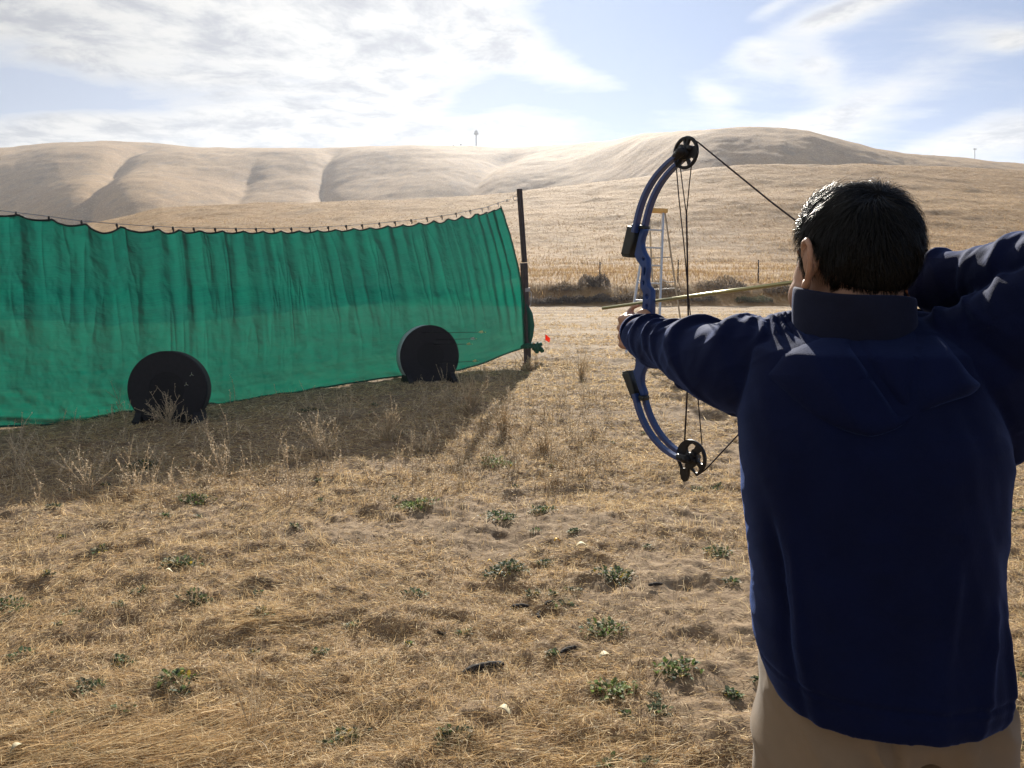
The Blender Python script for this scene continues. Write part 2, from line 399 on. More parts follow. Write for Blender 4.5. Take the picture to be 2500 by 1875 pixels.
def soil_mat():
    m = bpy.data.materials.new('dry_soil'); m.use_nodes = True; nt = m.node_tree; nt.nodes.clear(); t = NT(nt)
    p = t.n('ShaderNodeBsdfPrincipled'); out = t.n('ShaderNodeOutputMaterial'); g = t.n('ShaderNodeNewGeometry'); pos = g.outputs['Position']
    mp = t.n('ShaderNodeMapping'); t.link(pos, mp.inputs[0]); mp.inputs['Scale'].default_value = (1, 1, .1); pos = mp.outputs[0]
    a = t.noise(pos, 1.3, 6, .62); b = t.noise(pos, 14, 6, .7); c = t.noise(pos, 90, 4, .7)
    col = t.mix(t.mr(a, .35, .65), (.17, .118, .074), (.24, .17, .108))
    col = t.mix(t.mr(b, .40, .66), col, (.36, .265, .17))
    col = t.mix(t.m('MULTIPLY', t.mr(c, .5, .75), .6), col, (.12, .085, .055))
    mt2 = t.n('ShaderNodeMapping'); t.link(g.outputs['Position'], mt2.inputs[0]); mt2.inputs['Scale'].default_value = (.12, .9, .1)
    sy = t.n('ShaderNodeSeparateXYZ'); t.link(g.outputs['Position'], sy.inputs[0])
    trk = t.m('MULTIPLY', t.mr(t.noise(mt2.outputs[0], 1.0, 5, .6), .42, .6), t.mr(sy.outputs[1], 11, 17))
    col = t.mix(t.m('MULTIPLY', trk, .8), col, (.46, .36, .25))
    t.put(p.inputs['Base Color'], col); p.inputs['Roughness'].default_value = .95; p.inputs['Specular IOR Level'].default_value = .1
    bm_ = t.n('ShaderNodeBump'); bm_.inputs['Distance'].default_value = .02; bm_.inputs['Strength'].default_value = .8
    t.link(t.m('ADD', t.m('MULTIPLY', b, .7), t.m('MULTIPLY', c, .3)), bm_.inputs['Height']); t.link(bm_.outputs[0], p.inputs['Normal'])
    t.link(p.outputs[0], out.inputs[0]); return m
def hill_mat():
    m = bpy.data.materials.new('golden_grassland'); m.use_nodes = True; nt = m.node_tree; nt.nodes.clear(); t = NT(nt)
    p = t.n('ShaderNodeBsdfPrincipled'); out = t.n('ShaderNodeOutputMaterial'); g = t.n('ShaderNodeNewGeometry')
    mp = t.n('ShaderNodeMapping'); t.link(g.outputs['Position'], mp.inputs[0]); mp.inputs['Scale'].default_value = (1, .45, 1)
    pos = mp.outputs[0]
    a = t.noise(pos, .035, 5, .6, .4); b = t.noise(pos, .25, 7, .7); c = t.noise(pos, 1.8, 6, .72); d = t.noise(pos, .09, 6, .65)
    col = t.mix(t.mr(a, .35, .65), (.265, .150, .058), (.33, .20, .088))
    col = t.mix(t.m('MULTIPLY', t.mr(b, .42, .68), .75), col, (.17, .105, .052))
    col = t.mix(t.m('MULTIPLY', t.mr(c, .48, .66), .75), col, (.50, .355, .195))
    col = t.mix(t.m('MULTIPLY', t.mr(d, .52, .70), .5), col, (.13, .105, .08))  # dark mottling in the colour stands in for shaded patches on the slopes
    t.put(p.inputs['Base Color'], col); p.inputs['Roughness'].default_value = .9; p.inputs['Specular IOR Level'].default_value = .1
    p.inputs['Sheen Weight'].default_value = .10; p.inputs['Sheen Roughness'].default_value = .5; p.inputs['Sheen Tint'].default_value = (1, .70, .38, 1)
    bm_ = t.n('ShaderNodeBump'); bm_.inputs['Distance'].default_value = .5; bm_.inputs['Strength'].default_value = .8
    t.link(t.m('ADD', t.m('MULTIPLY', b, .6), t.m('MULTIPLY', c, .4)), bm_.inputs['Height']); t.link(bm_.outputs[0], p.inputs['Normal'])
    t.link(p.outputs[0], out.inputs[0]); return m
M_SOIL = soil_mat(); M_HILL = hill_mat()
# one ground sheet: a fine fan in front of the camera, coarse ring elsewhere
rr = np.concatenate([np.geomspace(1.55, 35.6, 620)]); aa = np.linspace(-.98, .98, 760)
Yg, Ag = np.meshgrid(rr, aa, indexing='ij'); Xg = Ag * Yg
grid_mesh('ground', Xg, Yg, field_all(Xg, Yg), M_SOIL)
# flat apron of the same soil round and behind the camera, just under the fine sheet
mb = MB(); L = 1900
mb.add([(-L, -240, -.16), (L, -240, -.16), (L, 34, -.16), (-L, 34, -.16)], [(0, 1, 2, 3)])
o = mb.build('ground', M_SOIL); o['kind'] = 'structure'
rr = np.concatenate([np.linspace(33.5, 40, 60), np.geomspace(40.4, 260, 330), np.geomspace(262, 1150, 260), np.array([1180.])]); aa = np.linspace(-1.5, 1.5, 1100)
Yg, Ag = np.meshgrid(rr, aa, indexing='ij'); Xg = Ag * Yg
Zg = hills(Ag, np.maximum(Yg, 34.001)); Zg[Yg < 34] = -.05
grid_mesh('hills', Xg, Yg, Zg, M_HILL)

# ---------------------------------------------------------------- straw
def blades(name, P, D, Ln, Wd, col, mt, bend=.35, roll=None, kind='stuff', parent=None):
    """P base, D unit direction, Ln length, Wd width: each blade is a quad and a tip triangle, drooping"""
    N = len(P); up = np.tile(V(0, 0, 1), (N, 1))
    side = np.cross(D, up); ln = np.linalg.norm(side, axis=1, keepdims=True); side = np.where(ln > 1e-3, side / np.maximum(ln, 1e-3), V(1, 0, 0))
    nrm = np.cross(side, D)
    ang = rng.uniform(-1.1, 1.1, N)[:, None] if roll is None else roll
    side = side * np.cos(ang) + nrm * np.sin(ang)
    w2 = side * Wd[:, None] / 2
    mid = P + D * Ln[:, None] * .5
    tipd = D + np.stack([rng.normal(0, bend, N), rng.normal(0, bend, N), rng.normal(-bend * .6, bend * .5, N)], 1)
    tipd /= np.linalg.norm(tipd, axis=1, keepdims=True)
    tip = mid + tipd * Ln[:, None] * .5
    v = np.stack([P - w2, P + w2, mid - w2 * .9, mid + w2 * .9, tip], 1).reshape(-1, 3)
    b = np.arange(N)[:, None] * 5
    lp = np.concatenate([b + 0, b + 1, b + 3, b + 2, b + 2, b + 3, b + 4], 1).reshape(-1)
    sz = np.tile([4, 3], N)
    o = fast_mesh(name, v, lp, sz, mt, parent, False, np.repeat(col, 5, axis=0))
    if kind: o['kind'] = kind
    return o
M_STRAW = mat('straw', (.5, .4, .2), .7, attr=True, translucent=.42, spec=.35)
straw_cols = np.array([(.60, .445, .245), (.52, .37, .19), (.71, .56, .335), (.38, .255, .135), (.22, .15, .085), (.82, .69, .46), (.48, .40, .25)])
straw_p = np.array([.27, .24, .15, .13, .07, .07, .07])
def straw_color(N, dark=None):
    i = rng.choice(len(straw_cols), N, p=straw_p); c = straw_cols[i] * rng.uniform(.8, 1.38, (N, 1))
    return c
def scatter(N, y0, y1, power=2.0, amax=.80):
    """depth density ~ Y^-power per unit area inside the view fan (a*Y)"""
    u = rng.random(N); k = 2 - power
    Y = y0 * (y1 / y0) ** u if abs(k) < 1e-6 else (y0 ** k + u * (y1 ** k - y0 ** k)) ** (1 / k)
    return rng.uniform(-amax, amax, N) * Y, Y
N = 700000
x, y = scatter(N, 1.7, 33, 2.0)
dn = fbm(x * 1.1, y * 1.1, 4, 31); keep = rng.random(N) < (sstep(.28, .56, dn) * .88 + .12) * (1 - .75 * sstep(.42, .6, fbm(x * .14, y * .9, 3, 131)) * sstep(9, 16, y))
x, y = x[keep], y[keep]; N = len(x)
comb = fbm(x * .8, y * .8, 2, 61) * 9.0
th = np.where(rng.random(N) < .55, comb + rng.normal(0, .6, N), rng.uniform(0, 6.283, N))
lift = np.abs(rng.normal(0, .22, N)) + .02 + (rng.random(N) < .10) * rng.uniform(.2, .9, N)
D = np.stack([np.cos(th) * np.cos(lift), np.sin(th) * np.cos(lift), np.sin(lift)], 1)
sc = np.clip(y / 4.0, .8, 4.5)
z = field_all(x, y) + np.abs(rng.normal(0, .006, N)) + .002
blades('straw_litter', np.stack([x, y, z], 1), D, rng.uniform(.016, .068, N) * (.62 + .20 * sc), rng.uniform(.0016, .0034, N) * sc, straw_color(N), M_STRAW)
# short standing stubble tufts
nt_ = 5200
tx, ty = scatter(nt_, 1.8, 31, 1.7); hd = fbm(tx * .55 + 9, ty * .55, 3, 91); k = rng.random(nt_) < sstep(.42, .62, hd) * .9 + .1; tx, ty = tx[k], ty[k]
per = 15; x = np.repeat(tx, per); y = np.repeat(ty, per); N = len(x); sc = np.clip(y / 5., .8, 4)
x = x + rng.normal(0, .028, N) * sc ** .5; y = y + rng.normal(0, .028, N) * sc ** .5
th = rng.uniform(0, 6.283, N); lift = rng.uniform(.55, 1.45, N)
D = np.stack([np.cos(th) * np.cos(lift), np.sin(th) * np.cos(lift), np.sin(lift)], 1)
blades('dry_grass', np.stack([x, y, field_all(x, y)], 1), D, rng.uniform(.03, .085, N) * (1 + .15 * sc), rng.uniform(.0012, .0024, N) * sc, straw_color(N), M_STRAW, .3)
# tall dead grass on the bank and the foot of the hill
N = 150000
x, y = scatter(N, 34.6, 142, 1.9, .78); k = rng.random(N) < .35 + .65 * sstep(.4, .6, fbm(x / 5, y / 5, 3, 13)); x, y = x[k], y[k]; N = len(x)
th = rng.uniform(0, 6.283, N); lift = rng.uniform(.8, 1.5, N); sc = y / 45.
D = np.stack([np.cos(th) * np.cos(lift), np.sin(th) * np.cos(lift), np.sin(lift)], 1)
gc = np.array([(.40, .265, .125), (.34, .22, .105), (.50, .37, .20), (.27, .175, .09)])[rng.choice(4, N)] * rng.uniform(.8, 1.1, (N, 1))
blades('hill_grass', np.stack([x, y, field_all(x, y) - .03], 1), D, rng.uniform(.12, .34, N) * np.clip(1.35 - sc * .35, .4, 1), rng.uniform(.018, .040, N) * sc ** .8, gc, M_STRAW, .25)
# ---------------------------------------------------------------- netting curtain, post, wire
def steel(name, c, r=.4): return mat(name, c, r, .9, var=.3, vscale=30)
M_POST = mat('weathered_post', (.055, .042, .045), .75, var=.4, vscale=14, bump=.003, bscale=40)
M_TAPE = mat('grey_tape', (.30, .30, .31), .5)
M_WIRE = steel('galvanised_wire', (.55, .55, .55), .35)
M_CORD = mat('black_cord', (.012, .012, .014), .8)
GL = gnd(0, 1042); GP = gnd(1289, 884)
cdir = GP - GL; cdir[2] = 0; cdir /= np.linalg.norm(cdir); cn = V(cdir[1], -cdir[0], 0)      # cn points at the camera side
if cn[1] > 0: cn = -cn
cp = lambda px, py: onp(px, py, GP, cn)
root_post = empty('wooden_post', Vector(GP), 'dark leaning wooden post holding up the right end of the green netting', 'post')
pb, ps, pt = cp(1290, 884), cp(1279, 640), cp(1268, 461)
mb = MB(); mb.bar(pb - V(0, 0, .3), cp(1279, 642) , .098, .08, cdir); mb.build('lower_post', M_POST, root_post, bevel=.004)
mb = MB(); mb.bar(cp(1280.5, 640.5), pt, .072, .06, cdir); mb.build('upper_post', M_POST, root_post, bevel=.004)
mb = MB(); mb.bar(cp(1283.6, 712), cp(1283.2, 703), .112, .094, cdir); mb.build('tape_band', M_TAPE, root_post)
mb = MB(); q = cp(1289, 706) ; mb.tube([q, q + cdir * .08 + V(0, 0, -.06), q + cdir * .07 + V(0, 0, -.26), q + V(0, 0, -.3)], .006, 6); mb.build('wire_loop', M_WIRE, root_post)
# netting material: knitted shade cloth, light comes through it
def net_mat():
    m = bpy.data.materials.new('green_shade_cloth'); m.use_nodes = True; nt = m.node_tree; nt.nodes.clear(); t = NT(nt)
    out = t.n('ShaderNodeOutputMaterial'); tc = t.n('ShaderNodeTexCoord'); uv = tc.outputs['UV']
    sp = t.n('ShaderNodeSeparateXYZ'); t.link(uv, sp.inputs[0]); U_, V_ = sp.outputs[0], sp.outputs[1]      # metres along / height above hem fraction
    # two overlapping widths of cloth: the seam bands
    wob = t.noise(t.xyz(U_, 0.0), .8, 3)
    vv = t.m('ADD', V_, t.m('MULTIPLY', t.m('SUBTRACT', wob, .5), .03))
    b1 = t.mr(vv, .505, .51); b2 = t.mr(vv, .165, .17); b3 = t.mr(vv, .145, .15)
    dbl = t.m('MAXIMUM', b1, t.m('MULTIPLY', b2, .35))
    ln = t.noise(t.xyz(t.m('MULTIPLY', U_, 2.2), t.m('MULTIPLY', V_, 150.0)), 1.0, 4, .7)
    pat = t.noise(t.xyz(U_, t.m('MULTIPLY', V_, 1.6)), 1.6, 5, .6)
    lf = t.mr(ln, .35, .7); pf = t.mr(pat, .3, .7)
    c1 = t.mix(dbl, (.004, .086, .070), (.006, .070, .063))
    c1 = t.mix(t.m('MULTIPLY', lf, .35), c1, (.008, .12, .085)); c1 = t.mix(t.m('MULTIPLY', pf, .15), c1, (.012, .20, .13))
    c2 = t.mix(dbl, (.002, .125, .085), (.0025, .085, .068))
    c2 = t.mix(t.m('MULTIPLY', lf, .4), c2, (.006, .17, .11)); c2 = t.mix(t.m('MULTIPLY', pf, .12), c2, (.01, .28, .17))
    d = t.n('ShaderNodeBsdfPrincipled'); t.put(d.inputs['Base Color'], c1); d.inputs['Roughness'].default_value = .55; d.inputs['Specular IOR Level'].default_value = .35
    bp = t.n('ShaderNodeBump'); bp.inputs['Distance'].default_value = .02; bp.inputs['Strength'].default_value = .5
    n5 = t.noise(t.xyz(t.m('MULTIPLY', U_, 1.0), t.m('MULTIPLY', V_, 5.)), 7, 4, .6)
    t.link(t.m('ADD', t.m('MULTIPLY', ln, .25), n5), bp.inputs['Height']); t.link(bp.outputs[0], d.inputs['Normal'])
    tr = t.n('ShaderNodeBsdfTranslucent'); t.put(tr.inputs[0], c2); t.link(bp.outputs[0], tr.inputs['Normal'])
    mx = t.n('ShaderNodeMixShader'); mx.inputs[0].default_value = .5; t.link(d.outputs[0], mx.inputs[1]); t.link(tr.outputs[0], mx.inputs[2])
    tp = t.n('ShaderNodeBsdfTransparent'); m2 = t.n('ShaderNodeMixShader'); t.put(m2.inputs[0], t.mix(dbl, (.045, .045, .045), (.015, .015, .015)))
    t.link(mx.outputs[0], m2.inputs[1]); t.link(tp.outputs[0], m2.inputs[2]); t.link(m2.outputs[0], out.inputs[0]); return m
M_NET = net_mat(); M_HEM = mat('green_cloth_fold', (.012, .12, .075), .7, translucent=.3)
hk = [(-420, 476), (-330, 484), (-240, 491), (-150, 499), (-60, 508), (39, 519), (119, 530), (199, 540), (285, 547), (374, 553), (422, 555), (473, 557), (525, 558), (576, 558), (625, 558), (668, 558), (711, 557), (756, 556), (801, 554),
      (845, 551), (884, 549), (926, 545), (964, 542), (1004, 537), (1042, 532), (1078, 527), (1113, 521), (1148, 514), (1176, 509), (1192, 505), (1216, 496)]
hx = np.array([h[0] for h in hk], float); hy = np.array([h[1] for h in hk], float) + 7
sag = np.array([5, 5, 5, 5, 6, 5, 9, 20, 10, 9, 5, 4, 4, 4, 4, 4, 4, 3, 4, 4, 4, 4, 5, 6, 8, 6, 9, 6, 5, 5], float)
def ytop(x):
    i = np.clip(np.searchsorted(hx, x) - 1, 0, len(hx) - 2); f = (x - hx[i]) / (hx[i + 1] - hx[i])
    f = np.clip(f, 0, 1); return hy[i] + (hy[i + 1] - hy[i]) * f + sag[i] * (1 - np.abs(2 * f - 1) ** 1.7) * .9 + 2.2 * np.sin(f * math.pi) ** .6
bx = [-450, 0, 150, 330, 500, 700, 850, 960, 1080, 1120, 1180, 1240, 1290]; by = [1100, 1042, 1036, 1024, 1003, 964, 936, 921, 909, 903, 885, 862, 846]
edge = ([497, 520, 560, 600, 640, 680, 720, 760, 800, 846], [1217, 1226, 1238, 1249, 1259, 1267, 1274, 1281, 1286, 1290])
ns, nt_ = 1500, 150
sA = np.linspace(0, 1, ns); tA = np.linspace(0, 1, nt_)
S2, T2 = np.meshgrid(sA, tA, indexing='xy')
x0 = -430.
# column positions: top positions cover hooks, bottom positions spread to the post
xt = x0 + S2 * (1216 - x0); xb = x0 + S2 * (1290 - x0)
yt = ytop(xt); yb = np.interp(xb, bx, by)
Yp = yt + (yb - yt) * T2
ex = np.interp(Yp, *edge)
Xp = x0 + S2 * (ex - x0)
# slanting: columns on the right half lean with the edge (already), folds below
hid = np.interp(xt, hx, np.arange(len(hx)))                        # hook phase
ph = hid * 2 * math.pi
lean = T2 * sstep(500, 1216, xt) * .9
wv = np.cos(ph) * (1 - T2) ** .7 * np.exp(-T2 * 1.0)
fo = 0.018 * wv * (.35 + 1.3 * fbm(hid * .8 + 5, T2 * 0, 1, 3))
drift = (fbm(hid * .9 + 3 - lean * .6, T2 * .9, 3, 5) - .5) * .070 * (sstep(0, .25, T2)) * (1 - .55 * sstep(.6, 1, T2))
cre = (1 - np.abs(2 * fbm(hid * 1.5 - lean, T2 * 1.1 + 7, 3, 15) - 1)) ** 5 * .018 * (1 - sstep(.5, .9, T2))
smallw = (fbm(xt / 30., T2 * 16, 3, 25) - .5) * .030 + (fbm(xt / 70. + T2 * 3, T2 * 30, 2, 35) - .5) * .012 * sstep(.5, .9, T2)
low = (fbm(xt / 120., T2 * 9., 3, 45) - .5) * .12 * sstep(.80, .97, T2)
hemf = -.05 * np.exp(-((T2 - .955 - .02 * np.sin(xt / 90.)) / .016) ** 2) * sstep(600, 250, xt)
gather = np.exp(-((xt - 1216) / 60.) ** 2); rays = np.sin(T2 * 26 + S2 * 60) * .02 * np.exp(-((S2 - 1) / .09) ** 2) * sstep(.55, .9, T2)
edgef = (np.sin((1 - S2) * 520) * .035 * np.exp(-((1 - S2) / .035) ** 1.2)) * (1 - sstep(.55, .9, T2))
off = fo + drift + cre + smallw + low + hemf + rays + edgef
off *= 1 - .8 * np.exp(-((T2 - 1) / .03) ** 2) * np.exp(-((S2 - 1) / .03) ** 2)
dirs = np.stack([(Xp - CX) / F, np.ones_like(Xp), (CY - Yp) / F], -1)
a_, b_ = (Xp - CX) / F, (CY - Yp) / F
D3 = np.stack([a_, c8 + b_ * s8, -s8 + b_ * c8], -1); c0 = V(0, 0, CAMZ)
den = D3 @ cn; k = np.dot(GP - c0, cn) / den
Pn = c0 + D3 * k[..., None] + off[..., None] * cn
gz = field_all(Pn[..., 0], Pn[..., 1]); Pn[..., 2] = np.maximum(Pn[..., 2], gz + .004)
i = np.arange(nt_ - 1)[:, None] * ns + np.arange(ns - 1)[None]
q = np.stack([i, i + ns, i + ns + 1, i + 1], -1).reshape(-1)
net_root = empty('netting_curtain', Vector(gnd(640, 975)), 'green shade cloth netting curtain hung on a wire behind the two round targets', 'netting')
o = fast_mesh('cloth', Pn.reshape(-1, 3), q, np.full(len(q) // 4, 4), M_NET, net_root, True)
uv = o.data.uv_layers.new(name='UVMap')
um = (Pn - GL) @ cdir; vm_ = 1 - T2
uvv = np.stack([um.reshape(-1), vm_.reshape(-1)], -1)[q]; uv.data.foreach_set('uv', uvv.astype(np.float32).ravel())
# hem cord laced along the top edge
top = Pn[0] + V(0, 0, .004)
mb = MB(); mb.tube([p + cn * .012 for p in top[::5]], .010, 6); mb.build('hem_cord', M_CORD, net_root)
side_ = Pn[:, -1]
mb = MB(); mb.tube([p + cn * .006 for p in side_[::6]], .010, 6); mb.build('side_cord', M_HEM, net_root)
mb = MB(); mb.tube([p + cn * .004 for p in Pn[-1][::10]], .012, 6); mb.build('bottom_cord', M_HEM, net_root)
for (x, y) in hk:
    if x < -100: continue
    p = cp(x, y + 6.5); t_ = cp(x, y - 1); h_ = t_[2] - p[2]
    mb = MB(); mb.tube([p + V(0, 0, -.02) + cn * .012, p + V(0, 0, h_ * .5) + cn * .016, t_ + cn * .006, t_ - cn * .012, t_ + V(0, 0, -.03) - cn * .014], .0075 if x < 1170 else .006, 6)
    mb.build('hook', M_CORD if x < 1170 else M_WIRE, net_root)
# cloth drawn round the post and knotted at its foot
mb = MB()
pts = [(1281, 740, .05), (1289, 765, .085), (1292, 795, .10), (1291, 820, .085), (1290, 838, .055)]
rings = []
for (x, y, r_) in pts:
    c = cp(x, y) - cn * .0; rings.append([c + cdir * r_ * math.cos(a) * (1 + .12 * math.sin(3 * a + y)) + cn * r_ * .75 * math.sin(a) * (1 + .1 * math.cos(4 * a + y)) for a in np.linspace(0, 2 * math.pi, 28, endpoint=False)])
mb.loft(rings); o = mb.build('wrapped_corner', M_NET, net_root, True)
mb = MB(); k0 = cp(1293, 842) + cn * .05
for (dx, dy, r0, r1) in ((24, -2, .05, .03), (28, 14, .05, .035), (12, 14, .06, .045), (-22, 4, .05, .03)):
    e = cp(1293 + dx, 842 + dy) + cn * .04; mb.chain([k0, (k0 + e) / 2 + cn * .03, e], [r0 * .7, r0, r1])
me = fuse(mb, .008, 4); c = vcos(me); nn = vnor(me); c += nn * ((fbm(c[:, 0] * 40, c[:, 2] * 40, 3, 8) - .5) * .04)[:, None]; setcos(me, c); me.name = 'tied_corner'
link_mesh('tied_corner', me, M_HEM, net_root, True)
mb = MB(); mb.tube([k0 + V(0, 0, .03) + cdir * .05 * math.cos(a) + cn * .05 * math.sin(a) for a in np.linspace(0, 6.28, 14)], .008, 6); mb.build('tie', mat('orange_twine', (.35, .2, .08), .8), net_root)
# wire
wr = empty('support_wire', Vector(cp(1262, 483)), 'thin pale wire strung from the post to carry the green netting', 'wire')
wl = [cp(x, y + .5) for x, y in [(-430, 474), (0, 513.5), (119, 528), (199, 539), (285, 546), (374, 552), (473, 556), (600, 558), (756, 555), (884, 548), (1004, 537), (1113, 521), (1192, 504), (1216, 495), (1250, 485)]]
mb = MB(); mb.tube(wl, .0034, 5); mb.build('wire', M_WIRE, wr)
for (x, y, r_) in ((1257, 484, .035), (1237, 490, .016)):
    c = cp(x, y) + cn * .01; mb = MB(); mb.tube([c + cdir * r_ * 1.4 * math.cos(a) + V(0, 0, r_ * math.sin(a)) for a in np.linspace(0, 6.28, 16)], .0055, 6); mb.build('turnbuckle', M_WIRE, wr)

# ---------------------------------------------------------------- round targets
M_FOAM = mat('black_target_foam', (.016, .016, .021), .85, var=.35, vscale=30, bump=.002, bscale=120)
M_FOAM2 = mat('worn_target_centre', (.012, .012, .016), .9, var=.4, vscale=40, bump=.006, bscale=90)
M_RIM = mat('grey_foam_edge', (.50, .52, .58), .8, var=.2, vscale=30)
def target(cpx, cpy, Y, rad, nrm, rimmat, label, feet):
    c = at(cpx, cpy, Y); n = V(*nrm); n /= np.linalg.norm(n); sdir = np.cross(V(0, 0, 1), n); sdir /= np.linalg.norm(sdir); u = np.cross(n, sdir)
    gz_ = field_all(np.array([c[0]]), np.array([c[1]]))[0]
    root = empty('archery_target', Vector((c[0], c[1], gz_)), label, 'target', 'round foam archery targets')
    th = .17; A = np.linspace(0, 2 * math.pi, 96, endpoint=False)
    def ring(r, d): return [c + n * d + (sdir * math.cos(a) + u * math.sin(a)) * r for a in A]
    mb = MB(); mb.loft([ring(rad, -.012), ring(rad, .001)], cap=False)
    m1 = MB(); m1.loft([ring(rad - .001, -.004), ring(rad, .0), ring(rad * .985, .006), ring(rad * .45, .006)], cap=False); m1.loft([ring(rad - .004, -.016), ring(rad - .004, -.02)]); o = m1.build('face', M_FOAM, root, True)
    for p in o.data.polygons: p.use_smooth = False
    m2 = MB(); m2.loft([ring(rad * .45, .0055), ring(rad * .44, .003), ring(.0005, .002)], cap=False); m2.build('centre_insert', M_FOAM2, root)
    m3 = MB(); m3.loft([ring(rad * .999, -.022), ring(rad, -.03), ring(rad, -th)]); m3.build('edge', rimmat, root, True)
    for s_ in feet:      # slotted stand feet
        b = c + sdir * rad * .74 * s_; b[2] = gz_
        m4 = MB(); prof = [(-.22, -.03), (.13, -.03), (.13, .02), (.06, .06), (.02, .11), (-.16, .11), (-.19, .08), (-.22, .02)]
        r1 = [b + n * p_ + V(0, 0, z_) - sdir * .035 for p_, z_ in prof]; r2 = [b + n * p_ + V(0, 0, z_) + sdir * .035 for p_, z_ in prof]
        m4.loft([r1, r2]); m4.build('foot', M_FOAM, root, bevel=.006)
    return c, n, sdir, u
M_SHAFT = mat('dark_arrow_shaft', (.02, .02, .022), .35, .4); M_VANE = mat('pale_yellow_vane', (.75, .80, .45), .6, translucent=.4); M_WV = mat('pale_vane', (.75, .77, .72), .6, translucent=.4)
M_NOCK = mat('green_nock', (.45, .55, .12), .5)
def arrow(p, d, L, label, shaft=M_SHAFT, vane=M_VANE, r=.0035, group='arrows stuck in the targets', tipless=True, tipmat=None, rr_=None, vl=.075, vh=.022):
    d = V(*d); d /= np.linalg.norm(d); s_ = np.cross(d, V(0, 0, 1)); s_ /= np.linalg.norm(s_); u = np.cross(s_, d)
    root = empty('arrow', Vector(p), label, 'arrow', group); e = p + d * L
    mb = MB(); mb.tube([p, e], r, 10); mb.build('shaft', shaft, root, True)
    for a in (90, 210, 330):
        w_ = s_ * math.cos(R(a)) + u * math.sin(R(a)); q0 = e - d * (.025 + vl); th = np.cross(d, w_) * .0007
        pr = [q0 + w_ * r * .8, q0 + d * vl * .45 + w_ * vh * .8, q0 + d * vl * .85 + w_ * vh, q0 + d * vl + w_ * r * .8]
        mb = MB(); mb.loft([[x + th for x in pr], [x - th for x in pr]]); mb.build('vane', vane, root)
    mb = MB(); mb.tube([e, e + d * .008], r * 1.15, 8); mb.tube([e + s_ * r * .7, e + d * .016 + s_ * r * .9], r * .35, 5); mb.tube([e - s_ * r * .7, e + d * .016 - s_ * r * .9], r * .35, 5); mb.build('nock', M_NOCK, root)
    if tipmat:
        mb = MB(); mb.tube([p + d * .001, p - d * .012, p - d * .022], [r, r * .9, .0006], 10); mb.build('point', tipmat, root, True)
    return root
YL = 7.75
c1, n1_, s1_, u1_ = target(408, 950, YL, .386, (.10, -1, .10), M_FOAM, 'black round foam target face on, nearer and larger of the two', (-1, 1))
c2, n2_, s2_, u2_ = target(1050, 870, 10.6, .43, (.50, -1, .06), M_RIM, 'black round foam target with pale edge showing, farther one near the post', (-1, 1))
for (fx, fy, tx_, ty_, lab) in ((1030, 812, 1184, 811, 'arrow stuck in the farther target, highest of its four'), (1062, 829, 1162, 827, 'arrow stuck in the farther target, second from the top of its four'),
                           (1060, 841, 1152, 840, 'arrow stuck in the farther target, third from the top of its four'), (1070, 887, 1167, 881, 'arrow stuck in the farther target, lowest and far below the others')):
    p = onp(fx, fy, c2, n2_); ray_e = at(tx_, ty_, p[1] - .45); d = ray_e - p
    arrow(p - d * .1, d, np.linalg.norm(d) * 1.1, lab, vane=M_WV if 'second' in lab else M_VANE)
for (fx, fy, tx_, ty_, lab) in ((464, 918, 468, 914, 'arrow seen end on in the nearer target, upper of the pair'), (451, 942, 455, 938, 'arrow seen end on in the nearer target, lower of the pair')):
    p = onp(fx, fy, c1, n1_); e_ = at(tx_, ty_, p[1] - .5); d = e_ - p
    arrow(p - d * .1, d, np.linalg.norm(d) * 1.1, lab, vane=M_WV)

# ---------------------------------------------------------------- stepladder
M_AL = mat('brushed_aluminium', (.60, .62, .65), .38, .75, var=.15, vscale=20); M_CAPY = mat('yellow_ladder_top', (.85, .52, .16), .5, var=.2, vscale=20); M_ALD = mat('dull_aluminium_leg', (.42, .40, .36), .45, .6)
LY = 14.6
lt0, lt1 = at(1583, 521, LY), at(1619, 517, LY); lb0, lb1 = at(1528, 858, LY - .55), at(1607, 852, LY - .55)
for q_ in (lb0, lb1): q_[2] = field_all(np.array([q_[0]]), np.array([q_[1]]))[0] + .01
rb0, rb1 = at(1601, 838, LY + .75), at(1671, 836, LY + .75)
for q_ in (rb0, rb1): q_[2] = field_all(np.array([q_[0]]), np.array([q_[1]]))[0] + .01
rt0, rt1 = at(1585, 519, LY + .12), at(1623, 517, LY + .12)
lad = empty('stepladder', Vector((lb0 + rb1) / 2), 'tall aluminium stepladder with a yellow top standing open behind the bow', 'ladder')
sd_ = lb1 - lb0; sd_ /= np.linalg.norm(sd_)
for a, b in ((lb0, lt0), (lb1, lt1)):
    mb = MB(); mb.bar(a, b, .036, .085, sd_); mb.build('front_rail', M_AL, lad, bevel=.003)
for a, b in ((rb0, rt0), (rb1, rt1)):
    mb = MB(); mb.bar(a, b, .028, .04, sd_); mb.build('rear_leg', M_ALD, lad, bevel=.003)
nst = 8
for k_ in range(1, nst):
    f = k_ / nst; a = lb0 + (lt0 - lb0) * f; b = lb1 + (lt1 - lb1) * f
    mb = MB(); mb.box((a + b) / 2, np.linalg.norm(b - a) - .03, .085, .03, [sd_, np.cross(V(0, 0, 1), sd_), V(0, 0, 1)]); mb.build('step', M_AL, lad, bevel=.003)
    if k_ in (1, 3):
        for p_, q_, g_ in ((a, b, -.12), (b, a, -.12)):
            mb = MB(); i0 = p_ + (q_ - p_) / np.linalg.norm(q_ - p_) * .12; mb.bar(i0 + V(0, 0, -.012), p_ + V(0, 0, -.14) + (q_ - p_) / np.linalg.norm(q_ - p_) * .02, .018, .006, V(0, 1, 0)); mb.build('brace', M_AL, lad)
